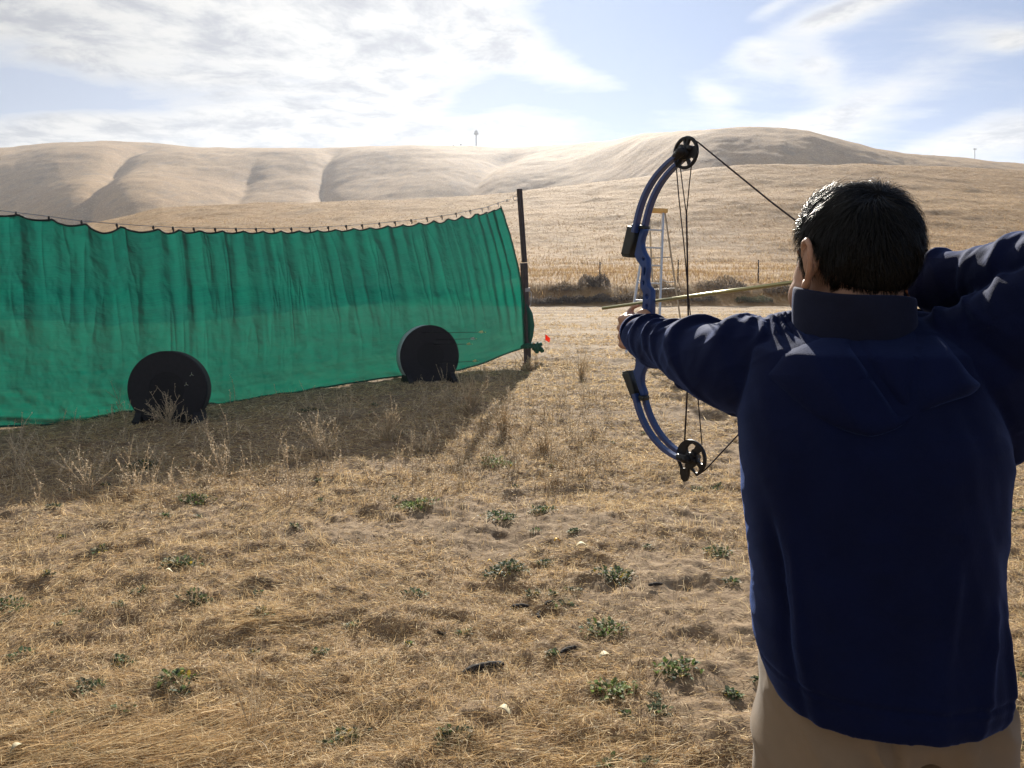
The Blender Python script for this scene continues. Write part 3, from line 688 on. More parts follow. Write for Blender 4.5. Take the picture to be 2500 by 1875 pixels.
for f in (.22, .45, .68):
    a = rb0 + (rt0 - rb0) * f; b = rb1 + (rt1 - rb1) * f; mb = MB(); mb.bar(a, b, .022, .02, V(0, 0, 1)); mb.build('rear_brace', M_ALD, lad)
for L0, L1, q0, q1 in ((lb0, lt0, rb0, rt0), (lb1, lt1, rb1, rt1)):
    mb = MB(); a = L0 + (L1 - L0) * .53; b = q0 + (q1 - q0) * .5; mb.bar(a, (a + b) / 2 - V(0, 0, .04), .02, .006, V(0, 0, 1)); mb.bar((a + b) / 2 - V(0, 0, .04), b, .02, .006, V(0, 0, 1)); mb.build('spreader', M_AL, lad)
mid = (lt0 + lt1 + rt0 + rt1) / 4 + V(0, 0, .03); mb = MB(); mb.box(mid, .38, .27, .075, [sd_, np.cross(V(0, 0, 1), sd_), V(0, 0, 1)]); mb.build('top_cap', M_CAPY, lad, bevel=.012)
tr_ = (lt0 + (lb0 - lt0) * .235 + lt1 + (lb1 - lt1) * .235) / 2 + V(0, .22, -.03); mb = MB(); mb.box(tr_, .34, .26, .02, [sd_, np.cross(V(0, 0, 1), sd_), V(0, 0, 1)]); mb.build('tool_shelf', M_CAPY, lad, bevel=.004)

# ---------------------------------------------------------------- fence behind the field
M_TP = mat('rusty_steel_post', (.075, .05, .04), .8, .2, var=.4, vscale=20); M_OLD = mat('old_grey_wood', (.16, .125, .095), .85, var=.4, vscale=12, bump=.004, bscale=30, stretch=(1, 1, .15))
fl = [(1465, 640, 699, 'thin steel fence post beside the dark shrub, left of the ladder'), (1656, 634, 704, 'thin steel fence post seen just right of the ladder legs'),
      (1852, 634, 700, 'thin steel fence post standing alone between the bowstring and the head')]
for k_ in range(-2, 3):
    pass
FY = 37.4; ftop = []
for (x, y0, y1, lab) in fl:
    b = at(x - 1.5, y1, FY); b[2] = field_all(np.array([b[0]]), np.array([b[1]]))[0] - .1; t_ = at(x, y0, FY)
    r_ = empty('fence_post', Vector(b), lab, 'fence post', 'thin steel posts of the field fence'); ftop.append((b, t_))
    mb = MB(); mb.bar(b, t_, .055, .02, V(1, 0, 0)); mb.bar(b + V(0, -.02, 0), t_ + V(0, -.02, 0), .014, .04, V(1, 0, 0)); mb.build('stake', M_TP, r_)
    for f in (.45, .7, .93): mb = MB(); mb.box(b + (t_ - b) * f + V(0, -.045, 0), .05, .01, .03); mb.build('wire_clip', M_WIRE, r_)
b = at(2259, 700, 37.0); b[2] = field_all(np.array([b[0]]), np.array([b[1]]))[0] - .1; t_ = at(2259, 608, 37.0)
r_ = empty('corner_post', Vector(b), 'thick grey wooden fence post peeking out behind the head', 'fence post')
mb = MB(); mb.bar(b, t_, .19, .19, V(1, 0, 0)); mb.build('timber', M_OLD, r_, bevel=.015)
for f in (.5, .8): mb = MB(); mb.tube([b + (t_ - b) * f + V(.105 * math.cos(a), .105 * math.sin(a), 0) for a in np.linspace(0, 6.28, 12)], .006, 4); mb.build('wire_wrap', M_WIRE, r_)
fw_ = empty('fence_wire', Vector(ftop[0][0]), 'faint barbed fence wire running between the thin steel posts', 'wire')
for f in (.55, .93):
    mb = MB(); pts = [at(1180, 640 + 60 * (1 - f), FY + .3)] + [b_ + (q_ - b_) * f for b_, q_ in ftop] + [b + (t_ - b) * f, at(2640, 640 + 60 * (1 - f), FY + .3)]
    mb.tube(pts, .0032, 4); mb.build('strand', M_TP, fw_)

# ---------------------------------------------------------------- masts on the skyline
M_MAST = mat('pale_mast_steel', (.35, .36, .38), .6, .3)
def mast(px, y0, y1, w_, name, label, cat, parts):
    Yv = 640. if px < 1800 else 330.
    b = at(px, y1, Yv); a_ = np.array([b[0] / b[1]]); b[2] = hills(a_, np.array([Yv]))[0] - 1.0; t_ = at(px, y0, Yv); s_ = Yv / F
    r_ = empty(name, Vector(b), label, cat)
    mb = MB(); mb.tube([b, t_], [w_ * s_ / 2, w_ * s_ / 2 * .75], 8); mb.build('mast_pole' if cat != 'utility pole' else 'pole', M_MAST, r_)
    for kind, yy, ww, hh in parts:
        c = at(px, yy, Yv); c[0] = b[0] + (t_[0] - b[0]) * .9; mb = MB()
        if kind == 'crossarm': mb.box(c, ww * s_, .3, hh * s_)
        else:
            for a in (0, 1.05, 2.1, 3.14, 4.19, 5.24): mb.box(c + V(math.cos(a), math.sin(a), 0) * ww * s_ / 2, .7, .7, hh * s_)
            mb.tube([c + V(0, 0, -.2), c + V(0, 0, .2)], ww * s_ * .38, 12)
        mb.build(kind, M_MAST, r_)
mast(1162.5, 317, 364, 3.2, 'telecom_tower', 'tall pale telecom tower with antennas on the far ridge', 'tower', [('antenna_ring', 321, 5.5, 3), ('antenna_ring', 326.5, 9, 4.5)])
mast(1125, 352, 364, 1.6, 'radio_mast', 'short mast on the ridge, nearest to the telecom tower', 'mast', [('antenna_ring', 353, 2.6, 2)])
mast(1107, 353, 364, 1.6, 'radio_mast', 'short mast on the ridge, middle of the three beside the tower', 'mast', [('antenna_ring', 356, 2.4, 2)])
mast(1094, 354, 364, 1.6, 'radio_mast', 'short mast on the ridge, farthest left of the telecom tower', 'mast', [])
mast(2380, 362, 396, 1.7, 'utility_pole', 'lone utility pole with a crossarm on the right ridge', 'utility pole', [('crossarm', 364, 8.5, 1.6)])
# ---------------------------------------------------------------- compound bow (its limbs, wheels and string lie in one upright plane)
M_BLUE = mat('blue_anodised_riser', (.022, .060, .21), .38, .15, var=.25, vscale=30, spec=.5)
M_LIMB = mat('blue_limb', (.016, .045, .17), .28, .0, spec=.6, coat=.3)
M_POCK = mat('black_limb_pocket', (.022, .027, .026), .5, var=.3, vscale=50)
M_WHEEL = mat('black_cam', (.010, .010, .012), .38, .3, spec=.5)
M_STRG = mat('black_red_string', (.022, .010, .012), .75, var=.5, vscale=80)
M_ARW = mat('olive_gold_arrow', (.42, .40, .20), .30, .85, var=.1)
BA = V(-.60, .79, 0); BA /= np.linalg.norm(BA); BN = V(BA[1], -BA[0], 0)       # arrow heading, plane normal (to the archer's right)
U_ = -BA; W_ = V(0, 0, 1)
BP = at(1580, 737, 1.77)
bp_ = lambda px, py, s=0.0: onp(px, py, BP, BN) + BN * s
uw = lambda px, py: (float(np.dot(bp_(px, py) - BP, U_)), float(bp_(px, py)[2] - BP[2]))
bow = empty('compound_bow', Vector(BP), 'blue compound bow with black wheels, held up in the outstretched left hand', 'bow')
SH = lambda pts, dx: [(x + dx * s, y) for (x, y, s) in pts]
# riser outline: (x, y, side) side +1 right edge, -1 left edge; inset because the extruded body shows its own thickness
rp = [(1584, 559, 1), (1583, 566, 1), (1578, 580, 1), (1575.5, 592, 1), (1576, 604, 1), (1580, 616, 1), (1585, 625, 1), (1588.6, 630, 1), (1589.6, 648, 1), (1590.5, 655, 1), (1588.5, 672, 1), (1587.6, 685, 1), (1589.6, 697, 1), (1598, 706, 1), (1600, 711, 1),
      (1600, 765, 1), (1597, 775, 1), (1592, 790, 1), (1590, 815, 1), (1591, 845, 1), (1588, 880, 1), (1584.5, 895, 1), (1580, 903, 1), (1575.5, 917, 1), (1575, 936, 1), (1579, 948, 1), (1582.5, 958, 1), (1583.5, 965, 1),
      (1565, 967, -1), (1556, 940, -1), (1546, 906, -1), (1550, 898, -1), (1552, 885, -1), (1552, 868, -1), (1556, 850, -1), (1562, 825, -1), (1566, 795, -1), (1567, 762, -1), (1569, 741, -1), (1570, 717, -1), (1568.5, 711, -1), (1563.5, 704, -1), (1563.5, 688, -1), (1566, 665, -1), (1566, 652, -1),
      (1562, 645, -1), (1556, 638, -1), (1552, 630, -1), (1549, 622, -1), (1556, 590, -1), (1564, 557, -1)]
out = [uw(x - 4.2 * s_, y) for x, y, s_ in rp]
def slot(cx, cy, w_, h_, sk=0):
    return [uw(cx + w_ / 2 * math.cos(a) + sk * math.sin(a), cy - h_ / 2 * math.sin(a) * (1 if abs(math.sin(a)) > .7 else .95)) for a in np.linspace(0, 2 * math.pi, 16, endpoint=False)]
holes = [slot(1585, 724.5, 7, 11), slot(1584.5, 749, 6.5, 12), slot(1578.5, 663, 3.4, 20, 1), slot(1576, 691, 3.4, 10), slot(1576, 633, 5, 7)]
flat_shape('riser', [out] + holes, BP, U_, W_, BN, .016, .0028, M_BLUE, bow)
# grip
mb = MB(); g0, g1 = bp_(1579, 776), bp_(1576, 868); rings = []
for f in np.linspace(0, 1, 9):
    c = g0 + (g1 - g0) * f + U_ * (.008 * math.sin(f * 3.1)); rings.append([c + U_ * (.019 + .004 * math.sin(f * 3.1)) * math.cos(a) + BN * .014 * math.sin(a) for a in np.linspace(0, 6.283, 16, endpoint=False)])
mb.loft(rings); mb.build('grip', M_POCK, bow, True)
# arrow shelf rest
mb = MB(); q = bp_(1572, 745); mb.tube([q + BN * .008, q + BN * .02 + V(0, 0, .004), q + BN * .022 + V(0, 0, .012) - U_ * .01], .0022, 6); mb.build('arrow_rest', M_POCK, bow)
for name, loop, sgn in (('upper', [(1545.5, 547, -1), (1584, 553, 1), (1584.5, 559, 1), (1566, 558, 1), (1562, 570, 1), (1551.5, 629, 1), (1541, 629, 0), (1523, 627, -1), (1520, 623.5, -1), (1532, 585, -1)], 1),
                   ('lower', [(1521, 906, -1), (1545.5, 904, 1), (1548, 915, 1), (1564.5, 965, 1), (1583.5, 966, 1), (1582.5, 977.5, 1), (1548, 978.5, -1), (1534, 945, -1)], -1)):
    lp = [uw(x - 5.0 * s_, y) for x, y, s_ in loop]
    flat_shape('limb_pocket', [lp], BP, U_, W_, BN, .024, .003, M_POCK, bow)
    f2 = [uw(x, y) for x, y in ([(1541, 552), (1563, 556), (1547, 624), (1525, 621)] if sgn > 0 else [(1527, 911), (1545, 909), (1562, 968), (1551, 973)])]
    flat_shape('pocket_cover', [f2], BP, U_, W_, BN, .029, .003, M_POCK, bow)
# limbs
def limb(pts, axle, side):
    P_ = [bp_(x, y) for x, y in pts]; rings = []
    for i, p in enumerate(P_):
        t_ = P_[min(i + 1, len(P_) - 1)] - P_[max(i - 1, 0)]; t_ /= np.linalg.norm(t_); nn = np.cross(t_, BN); c = p + BN * side * .0145
        h = .0055 - .0010 * i / len(P_); rings.append([c + BN * .0078 * a + nn * h * b for a, b in ((-1, -.8), (-.8, -1), (.8, -1), (1, -.8), (1, .8), (.8, 1), (-.8, 1), (-1, .8))])
    mb = MB(); mb.loft(rings); mb.build('limb', M_LIMB, bow, bevel=.0008)
def smooth_pts(pts, n=22):
    pts = np.array(pts, float); d = np.concatenate([[0], np.cumsum(np.hypot(*np.diff(pts, axis=0).T))]); s_ = np.linspace(0, d[-1], n)
    c = np.polyfit(d, pts[:, 0], 4), np.polyfit(d, pts[:, 1], 4); return list(zip(np.polyval(c[0], s_), np.polyval(c[1], s_)))
up_l = smooth_pts([(1560, 568), (1565, 547), (1577.5, 498), (1594, 461), (1615, 429), (1637, 404), (1653, 391), (1672, 376)])
lo_l = smooth_pts([(1561, 960), (1565.5, 978), (1576, 1014), (1594, 1050), (1619, 1081), (1657, 1111), (1685, 1121)])
for s_ in (-1, 1): limb(up_l, None, s_); limb(lo_l, None, s_)
for (x, y), (x2, y2) in (((1674, 372), (1660, 384)), ((1687, 1119), (1668, 1114))):
    mb = MB(); c = bp_(x, y); mb.tube([c - BN * .026, c + BN * .026], .0065, 14); mb.build('axle', M_WHEEL, bow, True)
    for s_ in (-1, 1):
        mb = MB(); a, b = bp_(x2, y2) + BN * .0145 * s_, c + BN * .0145 * s_; mb.cap(a, b, .0085, .0105); mb.build('limb_tip', M_WHEEL, bow, True)
# wheels: outline in the bow plane with real cut-outs
def circ(cx, cy, r, n=40, a0=0, a1=360, e=1.0): return [(cx + r * math.cos(R(a)), cy + r * e * math.sin(R(a))) for a in np.linspace(a0, a1, n, endpoint=(a1 - a0) < 360)]
def sector(r0, r1, a0, a1, n=10, c=(0, 0)): # rounded window between radii
    o = [(c[0] + r1 * math.cos(R(a)), c[1] + r1 * math.sin(R(a))) for a in np.linspace(a0 + 3, a1 - 3, n)]
    i = [(c[0] + r0 * math.cos(R(a)), c[1] + r0 * math.sin(R(a))) for a in np.linspace(a1 - 7, a0 + 7, n)]
    return o + i
Wc = bp_(1674, 373); r1_ = float(np.linalg.norm(bp_(1674, 334) - Wc))
wl_ = [circ(0, 0, r1_, 60), sector(r1_ * .36, r1_ * .84, 100, 160), sector(r1_ * .50, r1_ * .86, 78, 94), sector(r1_ * .38, r1_ * .84, 22, 70), sector(r1_ * .42, r1_ * .84, 235, 290), sector(r1_ * .50, r1_ * .84, 300, 330), sector(r1_ * .5, r1_ * .84, 195, 225)]
flat_shape('cam', wl_, Wc, U_, W_, BN, .007, .001, M_WHEEL, bow)
flat_shape('cam_groove', [circ(0, 0, r1_ + .0015, 60), circ(0, 0, r1_ * .90, 60)], Wc, U_, W_, BN, .0035, .0006, M_WHEEL, bow)
for a, rr0 in ((30, .45), (125, .42), (75, .30), (215, .4)):
    c = Wc + U_ * r1_ * rr0 * math.cos(R(a)) + W_ * r1_ * rr0 * math.sin(R(a)); mb = MB(); mb.tube([c - BN * .009, c + BN * .009], .0062, 10); mb.build('cam_bolt', M_WHEEL, bow, True)
mb = MB(); mb.tube([Wc - BN * .012, Wc + BN * .012], r1_ * .33, 24); mb.build('cam_hub', M_WHEEL, bow, True)
Lc = bp_(1688, 1117); r2_ = float(np.linalg.norm(bp_(1688, 1073) - Lc))
lobe = circ(0, 0, r2_, 44, -52, 222) + [(-.72 * r2_, -1.0 * r2_), (-.62 * r2_, -1.32 * r2_), (-.42 * r2_, -1.47 * r2_), (-.22 * r2_, -1.36 * r2_), (-.12 * r2_, -1.05 * r2_), (-.10 * r2_, -.62 * r2_), (.08 * r2_, -.60 * r2_), (.22 * r2_, -.80 * r2_), (.42 * r2_, -.92 * r2_)]
wl_ = [lobe, [(x * r2_, y * r2_) for x, y in ((-.30, .52), (-.12, .72), (.10, .80), (.30, .72), (.22, .55), (.06, .46), (0, .32), (-.18, .25), (-.30, .34))],
       sector(r2_ * .42, r2_ * .84, -18, 38), sector(r2_ * .45, r2_ * .82, -50, -24), [(x * r2_, y * r2_) for x, y in ((.10, -.58), (.42, -.30), (.62, -.52), (.48, -.76), (.30, -.74))],
       [(x * r2_, y * r2_) for x, y in ((-.74, .05), (-.62, -.28), (-.38, -.38), (-.36, -.66), (-.60, -.72), (-.76, -.40), (-.82, -.05))]]
wl_ = [wl_[0], wl_[1], wl_[2], wl_[4], wl_[5]]
flat_shape('cam', wl_, Lc, U_, W_, BN, .007, .001, M_WHEEL, bow)
mb = MB(); mb.tube([Lc - BN * .013, Lc + BN * .013], r2_ * .30, 24); mb.build('cam_hub', M_WHEEL, bow, True)
for x_, y_ in ((.30, -.12), (.22, .22), (-.25, -.18)):
    c = Lc + U_ * r2_ * x_ + W_ * r2_ * y_; mb = MB(); mb.tube([c - BN * .009, c + BN * .009], .0062, 10); mb.build('cam_bolt', M_WHEEL, bow, True)
# cables and string
NOCK = bp_(2130, 676)
def line(name, pts, r): mb = MB(); mb.tube(pts, r, 7); mb.build(name, M_STRG, bow, True)
line('bowstring', [bp_(1697, 343), bp_(1706, 349), bp_(1880, 491), bp_(1931, 530), NOCK], .0017)
line('bowstring', [NOCK, bp_(1812, 1051), bp_(1722, 1147), bp_(1700, 1162)], .0017)
line('cable', [bp_(1651, 405), bp_(1657.5, 483), bp_(1671, 609), bp_(1680, 717), bp_(1688, 791), bp_(1703, 960), bp_(1714, 1086)], .0013)
yk = bp_(1676, 525)
line('cable', [bp_(1661, 408), bp_(1666, 450), yk], .0012); line('cable', [bp_(1688, 404), bp_(1683, 450), yk], .0012)
line('cable', [yk, bp_(1678, 618), bp_(1679, 711), bp_(1681, 791), bp_(1678, 954), bp_(1671.5, 1080)], .0020)
# the arrow on the string
tip = bp_(1463, 753) ; e_ = bp_(2128, 662)
tip = tip - BN * .0; d_ = e_ - tip
ar = arrow(tip + BN * .012 + V(0, 0, 0), d_, float(np.linalg.norm(d_)), 'shiny olive gold arrow drawn back on the string of the blue bow', shaft=M_ARW, vane=M_VANE, r=.0039, group=None, vl=.05, vh=.012)
# ---------------------------------------------------------------- the archer
M_SKIN = mat('skin', (.42, .235, .155), .5, var=.12, vscale=40, spec=.35, bump=.0006, bscale=300)
M_SKIN.node_tree.nodes['Principled BSDF'].inputs['Subsurface Weight'].default_value = .15
M_SKIN.node_tree.nodes['Principled BSDF'].inputs['Subsurface Radius'].default_value = (.012, .004, .002)
M_NAVY = mat('navy_fleece', (.0024, .0058, .033), .85, var=.2, vscale=14, spec=.12, sheen=.24, sheen_tint=(.20, .36, 1.0), bump=.0012, bscale=420, sheen_rough=.35)
M_COLL = mat('dark_navy_collar', (.0065, .009, .026), .85, var=.2, vscale=20, spec=.2, sheen=.15, sheen_tint=(.4, .5, 1.0), bump=.001, bscale=500)
M_KHAKI = mat('khaki_cotton', (.215, .158, .105), .85, var=.12, vscale=10, spec=.2, sheen=.15, bump=.0006, bscale=600)
M_HAIR = mat('black_hair', (.0020, .0018, .0018), .36, spec=.22)
M_SCALP = mat('dark_scalp', (.004, .0035, .0035), .9, spec=.05)
M_SHOE = mat('dark_shoe', (.02, .02, .022), .6, var=.3, vscale=30)
M_WHT = mat('eye_white', (.7, .68, .65), .3); M_IRIS = mat('dark_iris', (.03, .015, .008), .2)
YT = 1.20
HC = at(2086, 640, 1.205)                       # head centre
yaw = R(-15.0); HX = V(math.cos(yaw), math.sin(yaw), 0); HF = V(math.sin(yaw), math.cos(yaw), 0) * -1  # temp
HF = V(math.sin(yaw), math.cos(yaw), 0); HX = V(math.cos(yaw), -math.sin(yaw), 0); HU = V(0, 0, 1)
hp = lambda x, y, z: HC + HX * x + HF * y + HU * z
SHL = at(1850, 872, 1.27); SHR = at(2335, 880, 1.15)
# ---- body: one continuous surface
bd = MB()
AX = [HX, HF, HU]
bd.ell(hp(0, -.008, .022), .0765, .094, .090, AX, 32, 22)              # skull
bd.ell(hp(0, .040, -.035), .067, .062, .085, AX, 28, 20)              # face
bd.ell(hp(-.043, .045, -.052), .030, .040, .036, AX); bd.ell(hp(.043, .045, -.052), .030, .040, .036, AX)   # cheeks
bd.ell(hp(0, .075, -.100), .026, .024, .022, AX)                      # chin
bd.chain([hp(-.060, .0, -.07), hp(-.045, .045, -.100), hp(0, .070, -.106), hp(.045, .045, -.100), hp(.060, .0, -.07)], [.020, .018, .018, .018, .020])
bd.chain([hp(0, .093, .0), hp(0, .112, -.032)], [.008, .012]); bd.ell(hp(-.011, .103, -.036), .008, .009, .007, AX); bd.ell(hp(.011, .103, -.036), .008, .009, .007, AX)
bd.chain([hp(-.040, .078, .018), hp(-.016, .092, .016)], [.008, .008]); bd.chain([hp(.040, .078, .018), hp(.016, .092, .016)], [.008, .008])
bd.chain([hp(-.020, .088, -.066), hp(0, .098, -.063), hp(.020, .088, -.066)], [.005, .0065, .005]); bd.chain([hp(-.018, .086, -.074), hp(0, .096, -.075), hp(.018, .086, -.074)], [.005, .007, .005])
for s in (-1, 1):                                                     # ears: rim, bowl and lobe
    e = lambda y, z, o=0: hp(s * (.079 + o), y, z)
    bd.chain([e(.012, -.010, -.006), e(.016, .010, .001), e(.008, .028, .008), e(-.008, .033, .013), e(-.020, .024, .016), e(-.024, .005, .017), e(-.018, -.014, .013), e(-.008, -.028, .008), e(.002, -.036, .003), e(.010, -.030, -.002)],
             [.0045, .0045, .0045, .0048, .005, .005, .005, .0058, .0075, .006])
    bd.ell(e(-.004, .002, .001), .008, .017, .026, AX)
neck0 = V(HC[0] + .006, HC[1] - .010, HC[2] - .20)
bd.chain([hp(0, -.022, -.03), neck0, neck0 - V(0, 0, .10)], [.058, .058, .075])
bd.ell((SHL + SHR) / 2 - V(0, -.02, .18), .150, .085, .20); bd.ell(V(.60, 1.2, .98), .130, .085, .17); bd.ell(V(.61, 1.2, .85), .135, .09, .11)
HND = bp_(1571, 812)
bd.chain([SHL - V(0, 0, .02), at(1725, 858, 1.45), at(1600, 822, 1.66)], [.046, .036, .026])
RH = NOCK + BN * .015 + V(0, 0, -.012)
ELB = at(2640, 655, 1.05)
WR = RH + (ELB - RH) / np.linalg.norm(ELB - RH) * .085
bd.chain([SHR, ELB, WR], [.045, .030, .024])
bd.chain([V(.53, 1.2, .80), V(.50, 1.22, .46), V(.49, 1.20, .10)], [.078, .052, .036]); bd.chain([V(.69, 1.17, .80), V(.72, 1.16, .46), V(.74, 1.14, .10)], [.078, .052, .036])
# left fist round the grip: palm behind, fingers over the far side, thumb on the near side
af = BA; ar_ = BN; P0 = HND
bd.chain([at(1600, 822, 1.66), P0 - af * .030 - ar_ * .008 + V(0, 0, .004)], [.027, .027])
pal = P0 - af * .012 - ar_ * .014 + V(0, 0, .010)
bd.ell(pal + V(0, 0, .004), .021, .030, .042, [ar_, af, V(0, 0, 1)]); bd.ell(P0 - ar_ * .033 + af * .010 + V(0, 0, .004), .014, .030, .040, [ar_, af, V(0, 0, 1)])
for i, (zz, k) in enumerate(((.030, 1.0), (.010, 1.08), (-.010, 1.0), (-.029, .85))):
    z = V(0, 0, zz); b0 = P0 - ar_ * .034 + af * .018 + z
    pts = [b0, b0 + af * .026 * k + ar_ * .006, P0 + af * (.046 * k) - ar_ * .004 + z, P0 + af * .036 * k + ar_ * .022 + z, P0 + af * .012 + ar_ * .026 + z]
    bd.chain(pts, [.0105, .0098, .009, .0085, .0075])
bd.chain([P0 - af * .028 + ar_ * .004 + V(0, 0, .016), P0 - af * .006 + ar_ * .026 + V(0, 0, .030), P0 + af * .022 + ar_ * .026 + V(0, 0, .036), P0 + af * .044 + ar_ * .016 + V(0, 0, .034)], [.015, .0115, .0095, .0085])
# a fingertip lifted beside the arrow
bd.ell(P0 - af * .004 - ar_ * .002 + V(0, 0, .030), .030, .034, .016, [ar_, af, V(0, 0, 1)])
bd.chain([P0 - ar_ * .030 + af * .030 + V(0, 0, .034), at(1538, 760, P0[1] + .045), at(1546, 750, P0[1] + .04), at(1560, 746, P0[1] + .02)], [.0088, .0070, .0054, .0046])
# right hand: three fingers hooked on the string, thumb tucked
fa = (ELB - RH) / np.linalg.norm(ELB - RH); sd3 = np.cross(fa, V(0, 0, 1)); sd3 /= np.linalg.norm(sd3); u3 = np.cross(sd3, fa)
bd.chain([WR, RH + fa * .055], [.027, .028]); bd.ell(RH + fa * .050, .036, .016, .038, [fa, sd3, u3])
for i, zz in enumerate((.020, .002, -.015, -.031)):
    z = u3 * zz; b0 = RH + fa * .030 + z; t3 = RH + z * .85
    bd.chain([b0, t3 + fa * .002 - sd3 * .006, t3 - fa * .006 - sd3 * .0 + sd3 * .012, t3 + fa * .016 + sd3 * .018], [.0098, .0090, .0082, .0074])
bd.chain([RH + fa * .065 - sd3 * .010 + u3 * .020, RH + fa * .040 - sd3 * .018 + u3 * .030, RH + fa * .018 - sd3 * .014 + u3 * .028], [.013, .0105, .009])
me = fuse(bd, .0032, 7, .5); me.name = 'person'
person = link_mesh('person', me, M_SKIN, None, True)
tag(person, 'person seen from behind in a navy fleece jacket drawing a blue bow', 'person')
def child(o): o.parent = person; return o
for s in (-1, 1):
    mb = MB(); mb.ell(hp(s * .030, .080, -.002), .0125, .0125, .0125, AX, 20, 14); child(mb.build('eye', M_WHT, None, True))
    mb = MB(); mb.ell(hp(s * .030 - .002, .0895, -.002), .0055, .0035, .0055, AX, 16, 10); child(mb.build('iris', M_IRIS, None, True))

# ---- jacket
lev = [(762, 1990, 2200, .070), (778, 1910, 2270, .085), (802, 1866, 2325, .108), (850, 1836, 2365, .138), (910, 1826, 2385, .152), (960, 1818, 2398, .160), (1010, 1813, 2412, .166), (1060, 1814, 2430, .170), (1110, 1813, 2440, .170), (1200, 1815, 2434, .168),
       (1320, 1828, 2428, .165), (1440, 1838, 2430, .165), (1500, 1834, 2432, .168), (1560, 1842, 2438, .176), (1600, 1850, 2440, .184), (1635, 1860, 2434, .190), (1655, 1872, 2418, .190)]
def pw(a, p): return np.sign(a) * np.abs(a) ** p
TH = np.linspace(0, 2 * math.pi, 220, endpoint=False)
torso = []
for (py, lx, rx, b) in lev:
    yo = -.02 * sstep(900, 1100, py) + .055 * sstep(870, 775, py)
    Lp, Rp = at(lx, py, YT + yo + .02), at(rx, py, YT + yo - .03); torso.append((Lp, Rp, b))
zs_ = np.array([(a[2] + b[2]) / 2 for a, b, _ in torso]); order = np.argsort(zs_)
zz = zs_[order]; LX = np.array([torso[i][0] for i in order]); RX = np.array([torso[i][1] for i in order]); BB = np.array([torso[i][2] for i in order])
def torso_ring(z, grow=0.0):
    L_ = np.array([np.interp(z, zz, LX[:, k]) for k in range(3)]); R_ = np.array([np.interp(z, zz, RX[:, k]) for k in range(3)]); b = np.interp(z, zz, BB)
    c = (L_ + R_) / 2; e = (R_ - L_); a = np.linalg.norm(e[:2]) / 2; e = V(e[0], e[1], 0); e /= np.linalg.norm(e); nrm = V(-e[1], e[0], 0)
    slope = (R_[2] - L_[2]) / (2 * a)
    return c, a + grow, b + grow, e, nrm, slope, z
def ring_pts(z, grow=0.0, folds=True, th=TH):
    c, a, b, e, nrm, sl_, z_ = torso_ring(z, grow)
    u = pw(np.cos(th), .86); v = pw(np.sin(th), .80)
    P = c[None] + e[None] * (a * u)[:, None] + nrm[None] * (b * v)[:, None]
    P[:, 2] = z + (a * u) * sl_ * .6
    if folds:
        px = np.cos(th); back = np.sin(th) < 0
        f = torso_fold(px, P[:, 2], th)
        out = np.stack([np.cos(th) * e[0] + np.sin(th) * nrm[0], np.cos(th) * e[1] + np.sin(th) * nrm[1], 0 * th], 1)
        P = P + out * f[:, None]
    return P
z_hem, z_top = zz[0], zz[-1]
def torso_fold(px, z, th):
    f = (fbm(px * 2.2 + 3, z * 5.0 + px * 1.5, 3, 71) - .5) * .020
    # long slanting pulls running from the right shoulder to the left hip, and side pleats
    for x0, z0, sx, sz, w_, d in ((.62, 1.02, -.55, -.5, .05, .010), (.80, .98, -.30, -.8, .04, .012), (-.86, 1.12, .16, -.5, .035, -.012), (-.72, 1.10, .12, -.6, .04, .008), (.30, 1.10, -.3, -.4, .06, .007)):
        k = (z - z0) / sz; xc = x0 + sx * k; f = f + d * np.exp(-((px - xc) / w_) ** 2) * sstep(-.1, .1, k) * (1 - sstep(.7, 1.0, k))
    f = f * (.35 + .65 * sstep(z_hem, z_hem + .16, z)) + .002 * np.sin(px * 7 + z * 9) * sstep(.93, .86, z)
    # rib hem: seam groove and a snug band
    f = f - .006 * np.exp(-((z - (z_hem + .045)) / .004) ** 2) - .004 * sstep(z_hem + .045, z_hem + .03, z)
    return f
jk = MB()
zl = np.concatenate([np.linspace(z_hem, z_hem + .07, 26), np.linspace(z_hem + .075, z_top, 90)])
jk.loft([ring_pts(z) for z in zl])
